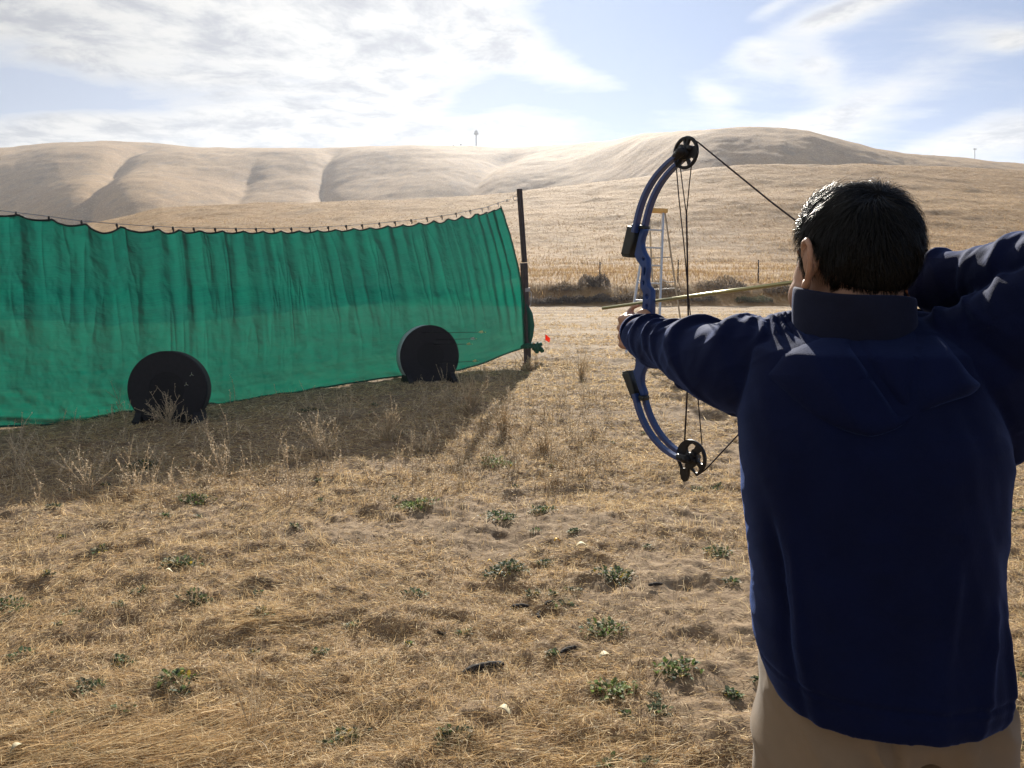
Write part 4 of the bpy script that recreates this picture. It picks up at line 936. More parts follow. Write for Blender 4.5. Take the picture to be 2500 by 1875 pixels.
def sleeve(path, folds, n=120, m=90, sq=1.0):
    """path: list of (point, ry(vertical), rx) ; folds: list of (s, tilt, phase, width, depth)"""
    P_ = np.array([p for p, _, _ in path]); d = np.concatenate([[0], np.cumsum(np.linalg.norm(np.diff(P_, axis=0), axis=1))]); d /= d[-1]
    s_ = np.linspace(0, 1, m)
    def ip(vals):
        # smooth interpolation
        v = np.array(vals, float); k = np.interp(s_, d, np.arange(len(d))); i = np.clip(k.astype(int), 0, len(d) - 2); f = k - i
        a = v[np.clip(i - 1, 0, None)]; b = v[i]; c = v[i + 1]; e = v[np.clip(i + 2, None, len(d) - 1)]
        if v.ndim > 1: f = f[:, None]
        return .5 * (2 * b + (c - a) * f + (2 * a - 5 * b + 4 * c - e) * f ** 2 + (3 * b - a - 3 * c + e) * f ** 3)
    C = ip(P_); RV = ip([r for _, r, _ in path]); RH_ = ip([r for _, _, r in path]); th = np.linspace(0, 2 * math.pi, n, endpoint=False); rings = []
    for i in range(m):
        t = C[min(i + 1, m - 1)] - C[max(i - 1, 0)]; t /= np.linalg.norm(t); a = np.cross(t, V(0, 0, 1)); a /= np.linalg.norm(a); b = np.cross(a, t)
        fo = np.zeros(n)
        for (s0, tilt, ph, w_, dp) in folds:
            q = (s_[i] - s0 - tilt * np.cos(th - ph)) / w_
            fo += dp * (np.exp(-(q * np.where(q > 0, 1.0, .45)) ** 2)) * (.55 + .45 * np.cos(th - ph - .6))
        fo += (fbm(np.full(n, s_[i] * 7), np.cos(th) * 1.2 + 5, 3, 7) - .5) * .010
        rings.append([C[i] + (a * RH_[i] * math.cos(x) + b * RV[i] * math.sin(x)) * (1 + fo[j] / RV[i]) for j, x in enumerate(th)])
    return rings
def pr(px, py, Y, rpx, k=1.0):
    p = at(px, py, Y); dd = math.hypot(p[1], p[2] - CAMZ); r = rpx / F * dd; return (p, r, r * k)
HP = math.pi / 2
lf = [(.12, .02, HP, .010, .006), (.19, -.05, 1.2, .012, .008), (.26, .04, 1.9, .014, .006), (.33, -.08, 1.4, .014, .012), (.40, .06, 2.2, .012, .008), (.45, -.09, 1.3, .016, .014), (.55, -.10, 1.9, .016, .013), (.66, -.12, 1.2, .020, .018), (.76, .08, 1.6, .02, .009), (.86, -.08, 1.5, .022, .014)]
left = [pr(1562, 814, 1.70, 46), pr(1569, 822, 1.68, 50), pr(1596, 840, 1.60, 54), pr(1642, 850, 1.51, 58), pr(1690, 868, 1.42, 74), pr(1745, 884, 1.355, 92), pr(1810, 897, 1.29, 112, .9), pr(1880, 905, 1.24, 122, .8), pr(1960, 912, 1.20, 120, .7)]
rl = sleeve(left, lf, m=130)
jk.loft(rl)
# slack of cloth hanging under the elbow
jk.chain([at(1672, 905, 1.44), at(1664, 932, 1.44)], [.030, .014]); jk.chain([at(1664, 934, 1.44), at(1700, 944, 1.42), at(1745, 950, 1.38)], [.013, .014, .03]); jk.chain([at(1700, 915, 1.42), at(1760, 940, 1.36), at(1800, 975, 1.30)], [.036, .040, .030])
jk.chain([at(1850, 930, 1.27), at(1850, 985, 1.25)], [.05, .04])
rf = [(.10, .05, HP, .02, .006), (.24, -.10, 1.6, .022, .009), (.40, .12, 1.2, .022, .004), (.47, -.09, 1.9, .03, .007), (.64, .10, 1.5, .03, .006), (.72, -.06, 1.4, .03, .009), (.85, .04, 1.7, .03, .012)]
fore = [pr(2256, 708, 1.29, 58), pr(2278, 700, 1.275, 64), pr(2330, 688, 1.24, 72), pr(2400, 682, 1.20, 76), pr(2480, 668, 1.14, 80), pr(2560, 645, 1.09, 82), pr(2640, 625, 1.05, 82)]
jk.loft(sleeve(fore, rf, m=110))
upa = [pr(2230, 925, 1.19, 96, .7), pr(2300, 892, 1.17, 116, .75), pr(2360, 868, 1.15, 124, .75), pr(2430, 832, 1.12, 120, .8), pr(2500, 786, 1.09, 114), pr(2570, 722, 1.06, 100), pr(2640, 645, 1.04, 84)]
uf = [(.25, .05, 2.0, .02, .008), (.36, -.09, 1.8, .018, .009), (.45, .10, 2.1, .016, .007), (.58, -.12, 1.8, .018, .010), (.7, .09, 1.9, .022, .005), (.84, -.10, 1.6, .03, .006)]
jk.loft(sleeve(upa, uf, m=110))
jk.ell(at(2640, 618, 1.045), .052, .05, .055)
jk.chain([at(2400, 900, 1.12), at(2440, 985, 1.13), at(2458, 1085, 1.15)], [.065, .055, .034]); jk.chain([at(2500, 800, 1.09), at(2478, 940, 1.12)], [.055, .05])
# trapezius yoke so the neck opening is filled
jk.chain([at(1900, 822, 1.25), at(1990, 818, 1.245), at(2100, 822, 1.24), at(2220, 832, 1.22), at(2310, 850, 1.19)], [.038, .044, .044, .048, .05])
me = fuse(jk, .0036, 3, .45)
# fine cloth creases everywhere
c = vcos(me); nn = vnor(me)
r1 = 1 - np.abs(2 * fbm(c[:, 0] * 9 + c[:, 2] * 5, c[:, 2] * 16 + c[:, 1] * 9, 3, 3) - 1); c += nn * ((r1 ** 4) * .0015)[:, None]
# shoulder gathers near the collar on the left, running down to the chest
g = np.exp(-(np.linalg.norm(c - at(1895, 775, 1.21), axis=1) / .055) ** 2); ang = np.arctan2(c[:, 2] - at(1946, 700, 1.2)[2], c[:, 0] - at(1946, 700, 1.2)[0])
c += nn * (g * np.sin(ang * 34) * .0045)[:, None]
setcos(me, c); me.name = 'jacket'
jacket = child(link_mesh('jacket', me, M_NAVY, None, True))
# rib cuffs
def cuff(C0, C1, r0, r1, mt=M_NAVY):
    t = C1 - C0; t /= np.linalg.norm(t); a = np.cross(t, V(0, 0, 1)); a /= np.linalg.norm(a); b = np.cross(a, t); rings = []
    for f, rr_ in ((0, r0 * .86), (0, r0), (.15, r0 * 1.03), (.9, r1 * 1.02), (1, r1), (1, r1 * .8)):
        rings.append([C0 + (C1 - C0) * f + (a * math.cos(x) + b * math.sin(x)) * rr_ * (1 + .012 * (j % 2)) for j, x in enumerate(np.linspace(0, 6.2832, 96, endpoint=False))])
    mb = MB(); mb.loft(rings, cap=False); return child(mb.build('cuff', mt, None, True))
cl0, cl1 = left[0][0], at(1557, 811, 1.725)
cuff(cl0, cl1, left[0][1] * 1.0, left[0][1] * .97)
cuff(fore[0][0], at(2240, 712, 1.305), fore[0][1] * 1.0, fore[0][1] * .9)
# collar: stands up round the neck, open at the front
cb_ = []
CC = at(2082, 790, 1.195)
def coll(z, rx, ry, t_, dx=0, dy=0):
    return [V(CC[0] + dx, CC[1] + dy, 0) + V((rx + .0022 * math.sin(3 * a + z * 60)) * math.cos(a), (ry + .003 * math.sin(4 * a + z * 45)) * math.sin(a), z + .0028 * math.sin(2.5 * a + 1) * (1 if z > zt_ - .02 else 0) + t_ * math.cos(a)) for a in np.linspace(R(112), R(428), 90)]
zt_ = at(2080, 727, 1.10)[2]; zb_ = at(1960, 870, 1.08)[2]
oo, ii = [], []
for f in np.linspace(0, 1, 12):
    z = zb_ + (zt_ - zb_) * f; w_ = .092 - .004 * f; oo.append(coll(z, w_, .088 - .004 * f, -.006 * f - .002)); ii.append(coll(z, w_ - .007, .080 - .004 * f, -.006 * f - .002))
mb = MB(); mb.loft(oo + [coll(zt_ + .003, .086, .082, -.008)] + ii[::-1], cap=False, closed=False)
rings_ = oo + [coll(zt_ + .003, .086, .082, -.008)] + ii[::-1]
for s_i in (0, -1):
    loop = [r[s_i] for r in rings_]; mb.add(loop, [tuple(range(len(loop)))])
child(mb.build('collar', M_COLL, None, True))
# hood hanging down the back: folded cloth over the shoulder blades
ho = np.array([(1855, 913), (1875, 900), (1905, 868), (1940, 842), (1975, 826), (2030, 812), (2105, 800), (2180, 782), (2240, 770), (2290, 800), (2330, 860), (2368, 915), (2400, 938), (2370, 965), (2300, 985), (2245, 1010), (2185, 1050), (2122, 1070), (2050, 1050), (1985, 1022), (1930, 975), (1880, 930)], float)
def back_pt(px, py):
    d = ray(px, py)
    def inside(y):
        p = V(0, 0, CAMZ) + d * (y / d[1]); cc, a, b, e, nrm, sl_, _ = torso_ring(float(np.clip(p[2], zz[0], zz[-1])))
        q = p - cc; u = np.dot(q, e) / a; v = np.dot(q, nrm) / b
        return abs(u) ** (2 / .86) + abs(v) ** (2 / .8) <= 1, p
    for y in np.linspace(.85, 1.3, 32):
        if inside(y)[0]:
            lo, hi = y - .0146, y
            for _ in range(7):
                m = (lo + hi) / 2
                if inside(m)[0]: hi = m
                else: lo = m
            return inside(hi)[1]
    return at(px, py, 1.16)
N1, N2 = 64, 16; cen = np.array((2110., 925.)); hv = []; n_o = len(ho)
tt = np.linspace(0, n_o, N1 * 2, endpoint=False); ox = np.interp(tt, np.arange(n_o + 1), np.append(ho[:, 0], ho[0, 0])); oy = np.interp(tt, np.arange(n_o + 1), np.append(ho[:, 1], ho[0, 1]))
for k_ in range(3): ox = (np.roll(ox, 1) + 2 * ox + np.roll(ox, -1)) / 4; oy = (np.roll(oy, 1) + 2 * oy + np.roll(oy, -1)) / 4
rows = []
for f in list(np.linspace(1, .06, N2)):
    row = []
    for x, y in zip(ox, oy):
        px, py = cen[0] + (x - cen[0]) * f, cen[1] + (y - cen[1]) * f; p = back_pt(px, py)
        up = .5 - .5 * (py - 925) / 145; infl = (1 - f ** 5) ** .6
        lift = .003 + (.013 + .006 * math.sin((px - 1850) / 70.)) * infl * (.45 + .55 * sstep(800, 930, py))
        # fold lines radiating from the lowest point
        for (ax_, ay_, bx_, by_, w_, dp) in ((2085, 845, 2200, 1010, 16, -.016), (2250, 800, 2225, 1000, 18, -.012), (1960, 850, 2090, 1050, 24, .008), (2300, 850, 2360, 950, 20, .008)):
            k = np.clip(((px - ax_) * (bx_ - ax_) + (py - ay_) * (by_ - ay_)) / ((bx_ - ax_) ** 2 + (by_ - ay_) ** 2), 0, 1); dist = math.hypot(px - ax_ - (bx_ - ax_) * k, py - ay_ - (by_ - ay_) * k); lift += dp * math.exp(-(dist / w_) ** 2) * infl
        if f > .99: lift = -.012
        row.append(p + V(-.12, -1, .08) * lift)
    rows.append(row)
mb = MB(); mb.loft(rows[:1] + [[p + V(0, -1, 0) * .014 for p in rows[0]]] + rows[1:], cap=False); nlast = len(rows) ; b0 = len(mb.v) - len(rows[0]); mb.f.append(tuple(range(b0, len(mb.v))))
hood = child(mb.build('hood', M_NAVY, None, True)); sm = hood.modifiers.new('s', 'SUBSURF'); sm.levels = 1; sm.render_levels = 1
# small badge-like pull tab glint on the cuff is left off; trousers
tr = MB()
def oval(c, a, b, n=48, ph=0., am=0.): return [c + V(a * math.cos(x) * (1 + am * math.sin(5 * x + ph)), b * math.sin(x) * (1 + am * math.cos(4 * x + ph)), 0) for x in np.linspace(0, 2 * math.pi, n, endpoint=False)]
hipL, hipR = at(1862, 1700, 1.20), at(2440, 1700, 1.17); hc = (hipL + hipR) / 2; ha = (hipR[0] - hipL[0]) / 2
tr.loft([oval(V(hc[0], 1.185, .93), ha * .80, .125), oval(V(hc[0], 1.185, .87), ha * .88, .145), oval(V(hc[0], 1.185, .81), ha * .93, .155), oval(V(hc[0], 1.19, .775), ha * .92, .15)])
for s in (-1, 1):
    x0_ = hc[0] + s * ha * .475; tr.loft([oval(V(x0_, 1.19, .84), ha * .42, .14), oval(V(x0_, 1.19, .76), ha * .462, .152, ph=s, am=.01), oval(V(x0_, 1.19, .70), ha * .475, .152, ph=s, am=.02), oval(V(x0_ + s * .005, 1.19, .62), ha * .475, .145, ph=s * 2, am=.02), oval(V(x0_ + s * .01, 1.19, .50), ha * .46, .125, ph=1, am=.02),
                             oval(V(x0_ + s * .015, 1.19, .35), ha * .42, .11, ph=2, am=.02), oval(V(x0_ + s * .02, 1.18, .20), ha * .40, .105, ph=3, am=.03), oval(V(x0_ + s * .02, 1.18, .075), ha * .40, .10, ph=4, am=.03)])
me = fuse(tr, .006, 6); c = vcos(me); nn = vnor(me)
f = (1 - np.abs(2 * fbm(c[:, 0] * 7 + c[:, 2] * 3, c[:, 2] * 3.2, 3, 44) - 1)) ** 2.2 * .036 - .016 + .009 * np.sin((c[:, 0] - hc[0]) * 60 + c[:, 2] * 12) * np.exp(-((c[:, 0] - hc[0]) / .07) ** 2)
cr_ = np.exp(-(np.abs(c[:, 0] - (hc[0] - .045) - (.80 - c[:, 2]) * .25) / .006) ** 2) * -.010 * (c[:, 1] < 1.19) * (c[:, 2] < .86)
c += nn * (f + cr_)[:, None]; setcos(me, c); me.name = 'trousers'
child(link_mesh('trousers', me, M_KHAKI, None, True))
sp0 = at(2462, 1712, 1.10); mb = MB(); mb.bar(sp0, at(2456, 1796, 1.08), .011, .004, V(1, 0, 0)); mb.bar(sp0 + V(.008, .01, 0), at(2468, 1770, 1.10), .010, .004, V(1, 0, 0)); child(mb.build('strap', M_SHOE, None, bevel=.001))
for s in (-1, 1):
    x0_ = hc[0] + s * (ha * .50 + .02); mb = MB(); rings = []
    for y, w_, h in ((-.10, .020, .03), (-.09, .034, .07), (-.04, .038, .085), (.02, .040, .085), (.08, .044, .062), (.13, .043, .048), (.165, .032, .036), (.178, .012, .02)):
        rings.append([V(x0_ + w_ * pw(math.cos(a), .7), 1.19 + y, .004 + h * .5 + h * .5 * pw(math.sin(a), .6)) for a in np.linspace(0, 6.283, 24, endpoint=False)])
    mb.loft(rings); child(mb.build('shoe', M_SHOE, None, True, bevel=.003))

SRX, SRY, SRZ = .0815, .1000, .0975
# ---- hair: a cap of short strands over a dark scalp shell, swept up at the front
def scalp(az_, el_, off=0.0):
    """az_ 0 = back of the head, + to the right ear; el_ up"""
    dx, dy, dz = np.sin(az_) * np.cos(el_), -np.cos(az_) * np.cos(el_), np.sin(el_)
    rx, ry, rz = SRX + off, SRY + off, SRZ + off
    k = 1 / np.sqrt((dx / rx) ** 2 + (dy / ry) ** 2 + (dz / rz) ** 2)
    return dx * k, dy * k - .006, dz * k + .020
def hair_low(az_):        # hairline elevation per azimuth
    a = np.degrees(np.abs(az_)); return np.radians(np.interp(a, [0, 30, 55, 72, 84, 95, 108, 125, 150, 180], [-74, -71, -56, -33, -6, -26, -20, 16, 27, 30]))
def w3(x, y, z): return HC[None] + x[:, None] * HX + y[:, None] * HF + z[:, None] * HU
mb = MB(); rings = []
A_ = np.linspace(-math.pi, math.pi, 90, endpoint=False)
for f in np.linspace(0, 1, 34):
    e_l = hair_low(A_) + (math.pi / 2 - .02 - hair_low(A_)) * f; o_ = -.012 + .009 * sstep(0, .22, f)
    x, y, z = scalp(A_, e_l, o_); bump_ = .010 * np.exp(-((A_ - math.pi * np.sign(A_ + 1e-9)) / 1.0) ** 2) * np.exp(-((e_l - R(52)) / .35) ** 2)
    P = w3(x, y + bump_, z + bump_ * 1.2); rings.append(list(P))
mb.loft(rings[:]); child(mb.build('scalp', M_SCALP, None, True))
NH = 30000
az_ = rng.uniform(-math.pi, math.pi, NH); u_ = rng.random(NH); lo_ = np.sin(hair_low(az_)); el_ = np.arcsin(lo_ + u_ * (.999 - lo_))
x, y, z = scalp(az_, el_, -.004); B = np.stack([x, y, z], 1)
n_ = np.stack([x / SRX ** 2, (y + .006) / SRY ** 2, (z - .02) / SRZ ** 2], 1); n_ /= np.linalg.norm(n_, axis=1, keepdims=True)
crown = V(-.012, -.058, .10); away = B - crown; away -= n_ * np.sum(away * n_, 1, keepdims=True); away /= np.linalg.norm(away, axis=1, keepdims=True) + 1e-9
swirl = np.cross(n_, away); dist = np.linalg.norm(B - crown, axis=1)
front = sstep(.0, .05, y) * sstep(.03, .07, z)                    # the swept-up front
dirv = away + swirl * (.55 * np.exp(-dist / .05))[:, None]
dirv = dirv * (1 - front)[:, None] + front[:, None] * V(.55, .35, .3)
lk = np.stack([fbm(B[:, 0] * 55 + k * 9, B[:, 1] * 55 + B[:, 2] * 55, 2, 60 + k) - .5 for k in range(3)], 1); dirv += lk * 1.5 + rng.normal(0, .13, (NH, 3)); dirv -= n_ * np.sum(dirv * n_, 1, keepdims=True); dirv /= np.linalg.norm(dirv, axis=1, keepdims=True)
fade = sstep(-.098, -.055, z); keep_ = None
Lh = (.35 + .65 * fade) * np.interp(z, [-.09, -.03, .04, .09], [.012, .017, .030, .042]) * rng.uniform(.7, 1.25, NH) * (1 + .25 * front)
segs = 4; pts = [B]; cur = B.copy(); d_h = dirv * .80 + n_ * (.30 + .4 * front + lk[:, 0] * .7)[:, None] + rng.normal(0, .06, (NH, 3))
for k_ in range(segs):
    d_h = d_h / np.linalg.norm(d_h, axis=1, keepdims=True); cur = cur + d_h * (Lh / segs)[:, None]; pts.append(cur.copy())
    # bend back towards the head
    ex_ = (cur[:, 0] / SRX) ** 2 + ((cur[:, 1] + .006) / SRY) ** 2 + ((cur[:, 2] - .02) / SRZ) ** 2
    d_h = d_h - n_ * (.22 + .6 * np.clip(ex_ - 1.05, 0, 1))[:, None] + V(0, 0, -.10) * (1 - front)[:, None] + rng.normal(0, .05, (NH, 3))
wd = rng.uniform(.00045, .0008, NH); side = np.cross(dirv, n_); side = side / np.linalg.norm(side, axis=1, keepdims=True)
side = side + n_ * rng.normal(0, .7, NH)[:, None]; side /= np.linalg.norm(side, axis=1, keepdims=True)
vs = []
for k_, p in enumerate(pts):
    w_ = wd * (1 - .75 * k_ / segs)
    vs += [p - side * w_[:, None] / 2, p + side * w_[:, None] / 2]
vv = np.stack(vs, 1); vv = HC + vv[..., 0:1] * HX + vv[..., 1:2] * HF + vv[..., 2:3] * HU
M2 = 2 * (segs + 1); b = np.arange(NH)[:, None] * M2
lp = np.concatenate([np.concatenate([b + 2 * k_, b + 2 * k_ + 1, b + 2 * k_ + 3, b + 2 * k_ + 2], 1) for k_ in range(segs)], 1).reshape(-1)
hair = fast_mesh('hair', vv.reshape(-1, 3), lp, np.full(NH * segs, 4), M_HAIR, None, False); child(hair)
child_sc = bpy.data.objects.get('scalp')
if child_sc: child_sc.parent = hair
# ---------------------------------------------------------------- plants, litter and small things on the field
M_STALK = mat('dry_stalk', (.5, .4, .25), .8, attr=True, translucent=.2)
M_LEAF = mat('weed_leaf', (.1, .13, .05), .6, attr=True, translucent=.35, spec=.12)
def h1(x, y): return float(field_all(np.array([float(x)]), np.array([float(y)]))[0])
def g_at(px, py):
    p = gnd(px, py, 0.0)
    for _ in range(3): p = gnd(px, py, h1(p[0], p[1]))
    return p
class SB:
    """collects three-sided stems and diamond leaves, with a tint per vertex"""
    def __init__(s): s.v = []; s.l = []; s.z = []; s.c = []; s.q = []
    def stem(s, pts, r0, r1, col):
        b = len(s.v); n = len(pts)
        for i, p in enumerate(pts):
            t = np.asarray(pts[min(i + 1, n - 1)]) - np.asarray(pts[max(i - 1, 0)]); t = t / (np.linalg.norm(t) + 1e-9)
            a = np.cross(t, V(.3, .2, 1)); a /= np.linalg.norm(a) + 1e-9; q = np.cross(t, a); r = r0 + (r1 - r0) * i / (n - 1)
            for k in range(3): s.v.append(p + (a * math.cos(k * 2.094) + q * math.sin(k * 2.094)) * r); s.c.append(col)
        for i in range(n - 1):
            for k in range(3):
                s.l += [b + i * 3 + k, b + i * 3 + (k + 1) % 3, b + (i + 1) * 3 + (k + 1) % 3, b + (i + 1) * 3 + k]; s.z.append(4)
    def leaf(s, p, d, L, W, col, fold=.3, droop=.3):
        s.q.append((p[0], p[1], p[2], d[0], d[1], d[2], L, W, fold, droop, col[0], col[1], col[2]))
    def build(s, name, mt, parent=None):
        v = np.array(s.v).reshape(-1, 3); l = np.array(s.l, int); z = np.array(s.z, int); c = np.array(s.c).reshape(-1, 3)
        if s.q:
            q = np.array(s.q, float); N = len(q); p, d, L, W, fo, dr, co = q[:, :3], q[:, 3:6], q[:, 6:7], q[:, 7:8], q[:, 8:9], q[:, 9:10], q[:, 10:]
            d = d / np.linalg.norm(d, axis=1, keepdims=True); a = np.cross(d, V(0, 0, 1)); a /= np.linalg.norm(a, axis=1, keepdims=True) + 1e-9; u = np.cross(a, d); Z = V(0, 0, 1)
            m = p + d * L * .45 + u * L * .08; e = p + d * L - Z * L * dr; m2 = p + d * L * .8 - Z * L * dr * .4
            vv = np.stack([p, m + a * W / 2 + u * W * fo, m, m - a * W / 2 + u * W * fo, m2 + a * W * .33 + u * W * fo * .5, m2, m2 - a * W * .33 + u * W * fo * .5, e], 1).reshape(-1, 3)
            b = len(v) + np.arange(N)[:, None] * 8; t = np.array([0, 1, 2, 0, 2, 3, 4, 7, 5, 5, 7, 6, 1, 4, 5, 2, 2, 5, 6, 3])
            v = np.concatenate([v, vv]); l = np.concatenate([l, (b + t).ravel()]); z = np.concatenate([z, np.tile([3, 3, 3, 3, 4, 4], N)]); c = np.concatenate([c, np.repeat(co, 8, axis=0)])
        return fast_mesh(name, v, l, z, mt, parent, False, c)
rnd = random.Random(11)
def rv(a, b): return rnd.uniform(a, b)
tan_ = lambda k=1: np.array((.64, .51, .34)) * rv(.7, 1.2) * k
def dry_plant(sb, base, H, n, spread, r=.0016, seeds=True, branch=3, arch=.25, k=1.0):
    for i in range(n):
        th = rv(0, 6.283); le = abs(rnd.gauss(0, spread)); d = V(math.cos(th) * math.sin(le), math.sin(th) * math.sin(le), math.cos(le)); L = H * rv(.45, 1.1); p = base + V(rv(-.03, .03), rv(-.03, .03), -.01)
        pts = [p]; dd = d.copy(); c_ = V(rnd.gauss(0, arch), rnd.gauss(0, arch), rv(-arch, arch * .4)); m = 8
        for j in range(m): dd = dd + c_ / m + V(rnd.gauss(0, .05), rnd.gauss(0, .05), rnd.gauss(0, .04)); dd /= np.linalg.norm(dd); pts.append(pts[-1] + dd * L / m)
        col = tan_(k); sb.stem(pts, r, r * .5, col)
        if seeds:
            for j in range(3, m + 1):
                for _ in range(2):
                    q = pts[j - 1] + (pts[j] - pts[j - 1]) * rv(0, 1); o = V(rnd.gauss(0, 1), rnd.gauss(0, 1), rv(0, 1.4)); o /= np.linalg.norm(o); sb.leaf(q, o, r * rv(4, 8), r * 2.6, col * 1.25, .1, .0)
        for _ in range(rnd.randint(0, branch)):
            j = rnd.randint(2, m - 1); o = pts[j] - pts[j - 1]; o /= np.linalg.norm(o); o = o + V(rnd.gauss(0, .6), rnd.gauss(0, .6), rv(-.1, .5)); o /= np.linalg.norm(o); l_ = L * rv(.15, .4)
            q = [pts[j]]
            for _k in range(4): o = o + V(rnd.gauss(0, .1), rnd.gauss(0, .1), .05); o /= np.linalg.norm(o); q.append(q[-1] + o * l_ / 4)
            sb.stem(q, r * .7, r * .35, col)
            if seeds:
                for e in q[2:]: o2 = V(rnd.gauss(0, 1), rnd.gauss(0, 1), rv(0, 1)); o2 /= np.linalg.norm(o2); sb.leaf(e, o2, r * rv(3, 6), r * 2.2, col * 1.25, .1, 0)
WG = 'bare dry weeds standing on the field'
wl2 = [(950, 1075, .42, 34, .75, 'large tangle of arching dry stems in the shade edge, below the farther target'), (780, 1110, .40, 20, .7, 'loose pale tangle of dry stems left of the large tangle'), (1050, 915, .42, 46, .55, 'dense tuft of dry stems in front of the farther target'), (1150, 1010, .45, 40, .5, 'brownish brushy dry weed at the corner of the netting shadow'),
       (1230, 1060, .38, 42, .5, 'brownish brushy dry weed right of the shadow corner'), (1420, 925, .50, 22, .4, 'thin upright dry weed between the post and the bow'), (410, 1035, .38, 26, .6, 'dry twiggy weed in front of the nearer target'), (215, 1205, .50, 9, .45, 'tall forked dry stalk at the edge of the netting shade'),
       (545, 1160, .42, 14, .6, 'yellowish branching dry weed below the space between the targets'), (45, 1150, .52, 8, .4, 'tall dry stalks at the far left of the shade'), (1370, 1400, .30, 5, .35, 'single bare stem rising from a yellow leafed weed'), (620, 1790, .42, 16, .9, 'sprawling leafless twigs in the left foreground'),
       (1290, 905, .22, 26, .6, 'low dry tuft at the foot of the wooden post'), (1560, 1700, .5, 7, .8, 'few long thin stems leaning over the green weeds in the foreground'), (330, 1200, .4, 8, .5, 'thin forked dry stalk right of the tall forked one'), (1330, 1100, .3, 30, .6, 'low brown tuft halfway between the bow and the shadow corner')]
for (px, py, H, n, sp_, lab) in wl2:
    g = g_at(px, py); sb = SB(); dry_plant(sb, g, H, n, sp_, .0023 + .00032 * max(g[1] - 3, 0) if g[1] > 4 else .0016, seeds=g[1] > 4); r_ = sb.build('dry_weed', M_STALK); tag(r_, lab, 'dry weed', WG)
# uncountable thin stalks
sb = SB()
for _ in range(210):
    px, py = rv(-50, 1150), rv(960, 1250); g = g_at(px, py)
    if g[1] > 11: continue
    dry_plant(sb, g, rv(.12, .42), rnd.randint(1, 4), rv(.2, .8), .0016 + .00022 * g[1], branch=2)
for _ in range(240):
    px, py = rv(1000, 1500), rv(880, 1200)
    g = g_at(px, py); dry_plant(sb, g, rv(.08, .28), rnd.randint(2, 6), rv(.3, .7), .0013 + .00018 * g[1], branch=2, k=.85)
for _ in range(230):
    py = 1000 + 900 * rnd.random() ** .8; px = rv(-100, 2600); g = g_at(px, py)
    dry_plant(sb, g, rv(.10, .34), rnd.randint(1, 2), rv(.7, 1.5), .0009 + .00012 * g[1], seeds=False, branch=2, arch=.9)
o = sb.build('dry_stalks', M_STALK); o['kind'] = 'stuff'
# green weeds
GC = [(.13, .18, .075), (.10, .135, .08), (.18, .25, .07), (.10, .12, .08), (.26, .31, .12)]
def green(sb, g, R_, n, palette=(0, 1, 3), hgt=.5):
    R_ *= .82
    for i in range(int(n * 1.9)):
        rr_ = R_ * math.sqrt(rnd.random()) * rv(.4, 1.0); th = rv(0, 6.283); x, y = g[0] + rr_ * math.cos(th) * 1.3, g[1] + rr_ * math.sin(th)
        p = V(x, y, h1(x, y) + rv(0, .6) * R_ * hgt * (1 - rr_ / R_ * .6)); el_ = rv(.1, 1.35)
        d = V(math.cos(th + rnd.gauss(0, .7)) * math.cos(el_), math.sin(th + rnd.gauss(0, .7)) * math.cos(el_), math.sin(el_)); c_ = np.array(GC[rnd.choice(palette)]) * rv(.7, 1.3)
        if rnd.random() < .05: c_ = np.array((.45, .33, .06))
        if rnd.random() < .22: c_ = np.array((.50, .42, .28)) * rv(.6, 1.1)
        L = rv(.012, .030) * (1 + R_); sb.leaf(p, d, L, L * rv(.4, .7), c_, rv(0, .4), rv(0, .4))
gl_ = [(1015, 1238, .15, 150, (0, 2, 4), 'brightest green leafy clump, alone in the middle of the field'), (1238, 1395, .12, 120, (0, 1, 3), 'dark green rosette in the middle foreground with a yellow leaf beside it'), (1504, 1415, .12, 110, (0, 1, 3), 'dark green weed patch below the bow, left of the jacket'),
       (1219, 1265, .13, 100, (0, 1, 3), 'grey green weed below the brown tuft, right of the brightest clump'), (1322, 1248, .10, 80, (0, 1), 'small round green clump straight below the arm of the bow'), (1476, 1545, .12, 90, (0, 1, 2), 'wide loose green weed in the right foreground'),
       (1653, 1640, .10, 70, (0, 1, 2), 'green weed in the foreground closest to the jacket'), (1495, 1690, .09, 80, (0, 2, 4), 'green weed with larger pale leaves below the wide loose one'), (476, 1226, .13, 120, (0, 1, 2), 'bushy green weed at the edge of the netting shade'), (439, 1380, .12, 110, (1, 3, 0), 'grey green patch in the left foreground'),
       (353, 1144, .15, 120, (1, 3), 'dark weed lying in the shade below the nearer target'), (758, 1006, .16, 110, (1, 3), 'dark weed in the shade between the two targets'), (1215, 1135, .17, 160, (0, 2, 4), 'yellow green tuft under the brown brush'), (1752, 1352, .09, 70, (0, 1), 'small green rosette left of the jacket hem'),
       (431, 1662, .08, 60, (0, 1, 2), 'small upright green weed at lower left'), (12, 1488, .12, 80, (0, 1), 'green weed cut by the left edge of the picture')]
for (px, py, R_, n, pal, lab) in gl_:
    g = g_at(px, py); sb = SB(); green(sb, g, R_, n, pal); r_ = sb.build('green_weed', M_LEAF); tag(r_, lab, 'green weed', 'leafy green weeds on the dry field')
sb = SB()
small = [(720, 1293), (240, 1340), (183, 1501), (472, 1456), (504, 1468), (773, 1595), (53, 1603), (224, 1684), (1107, 1800), (1607, 1740), (1014, 1450), (1345, 1142), (1789, 1422), (913, 992), (407, 1261), (1400, 1300), (1790, 1700), (1750, 1190), (1700, 1200), (1380, 1480), (2480, 1130), (2490, 1250), (1330, 1380), (860, 1530), (640, 1500), (300, 1620), (850, 1800), (130, 1240)]
for (px, py) in small: green(sb, g_at(px, py), rv(.03, .07), rnd.randint(16, 36), (0, 1, 3), .4)
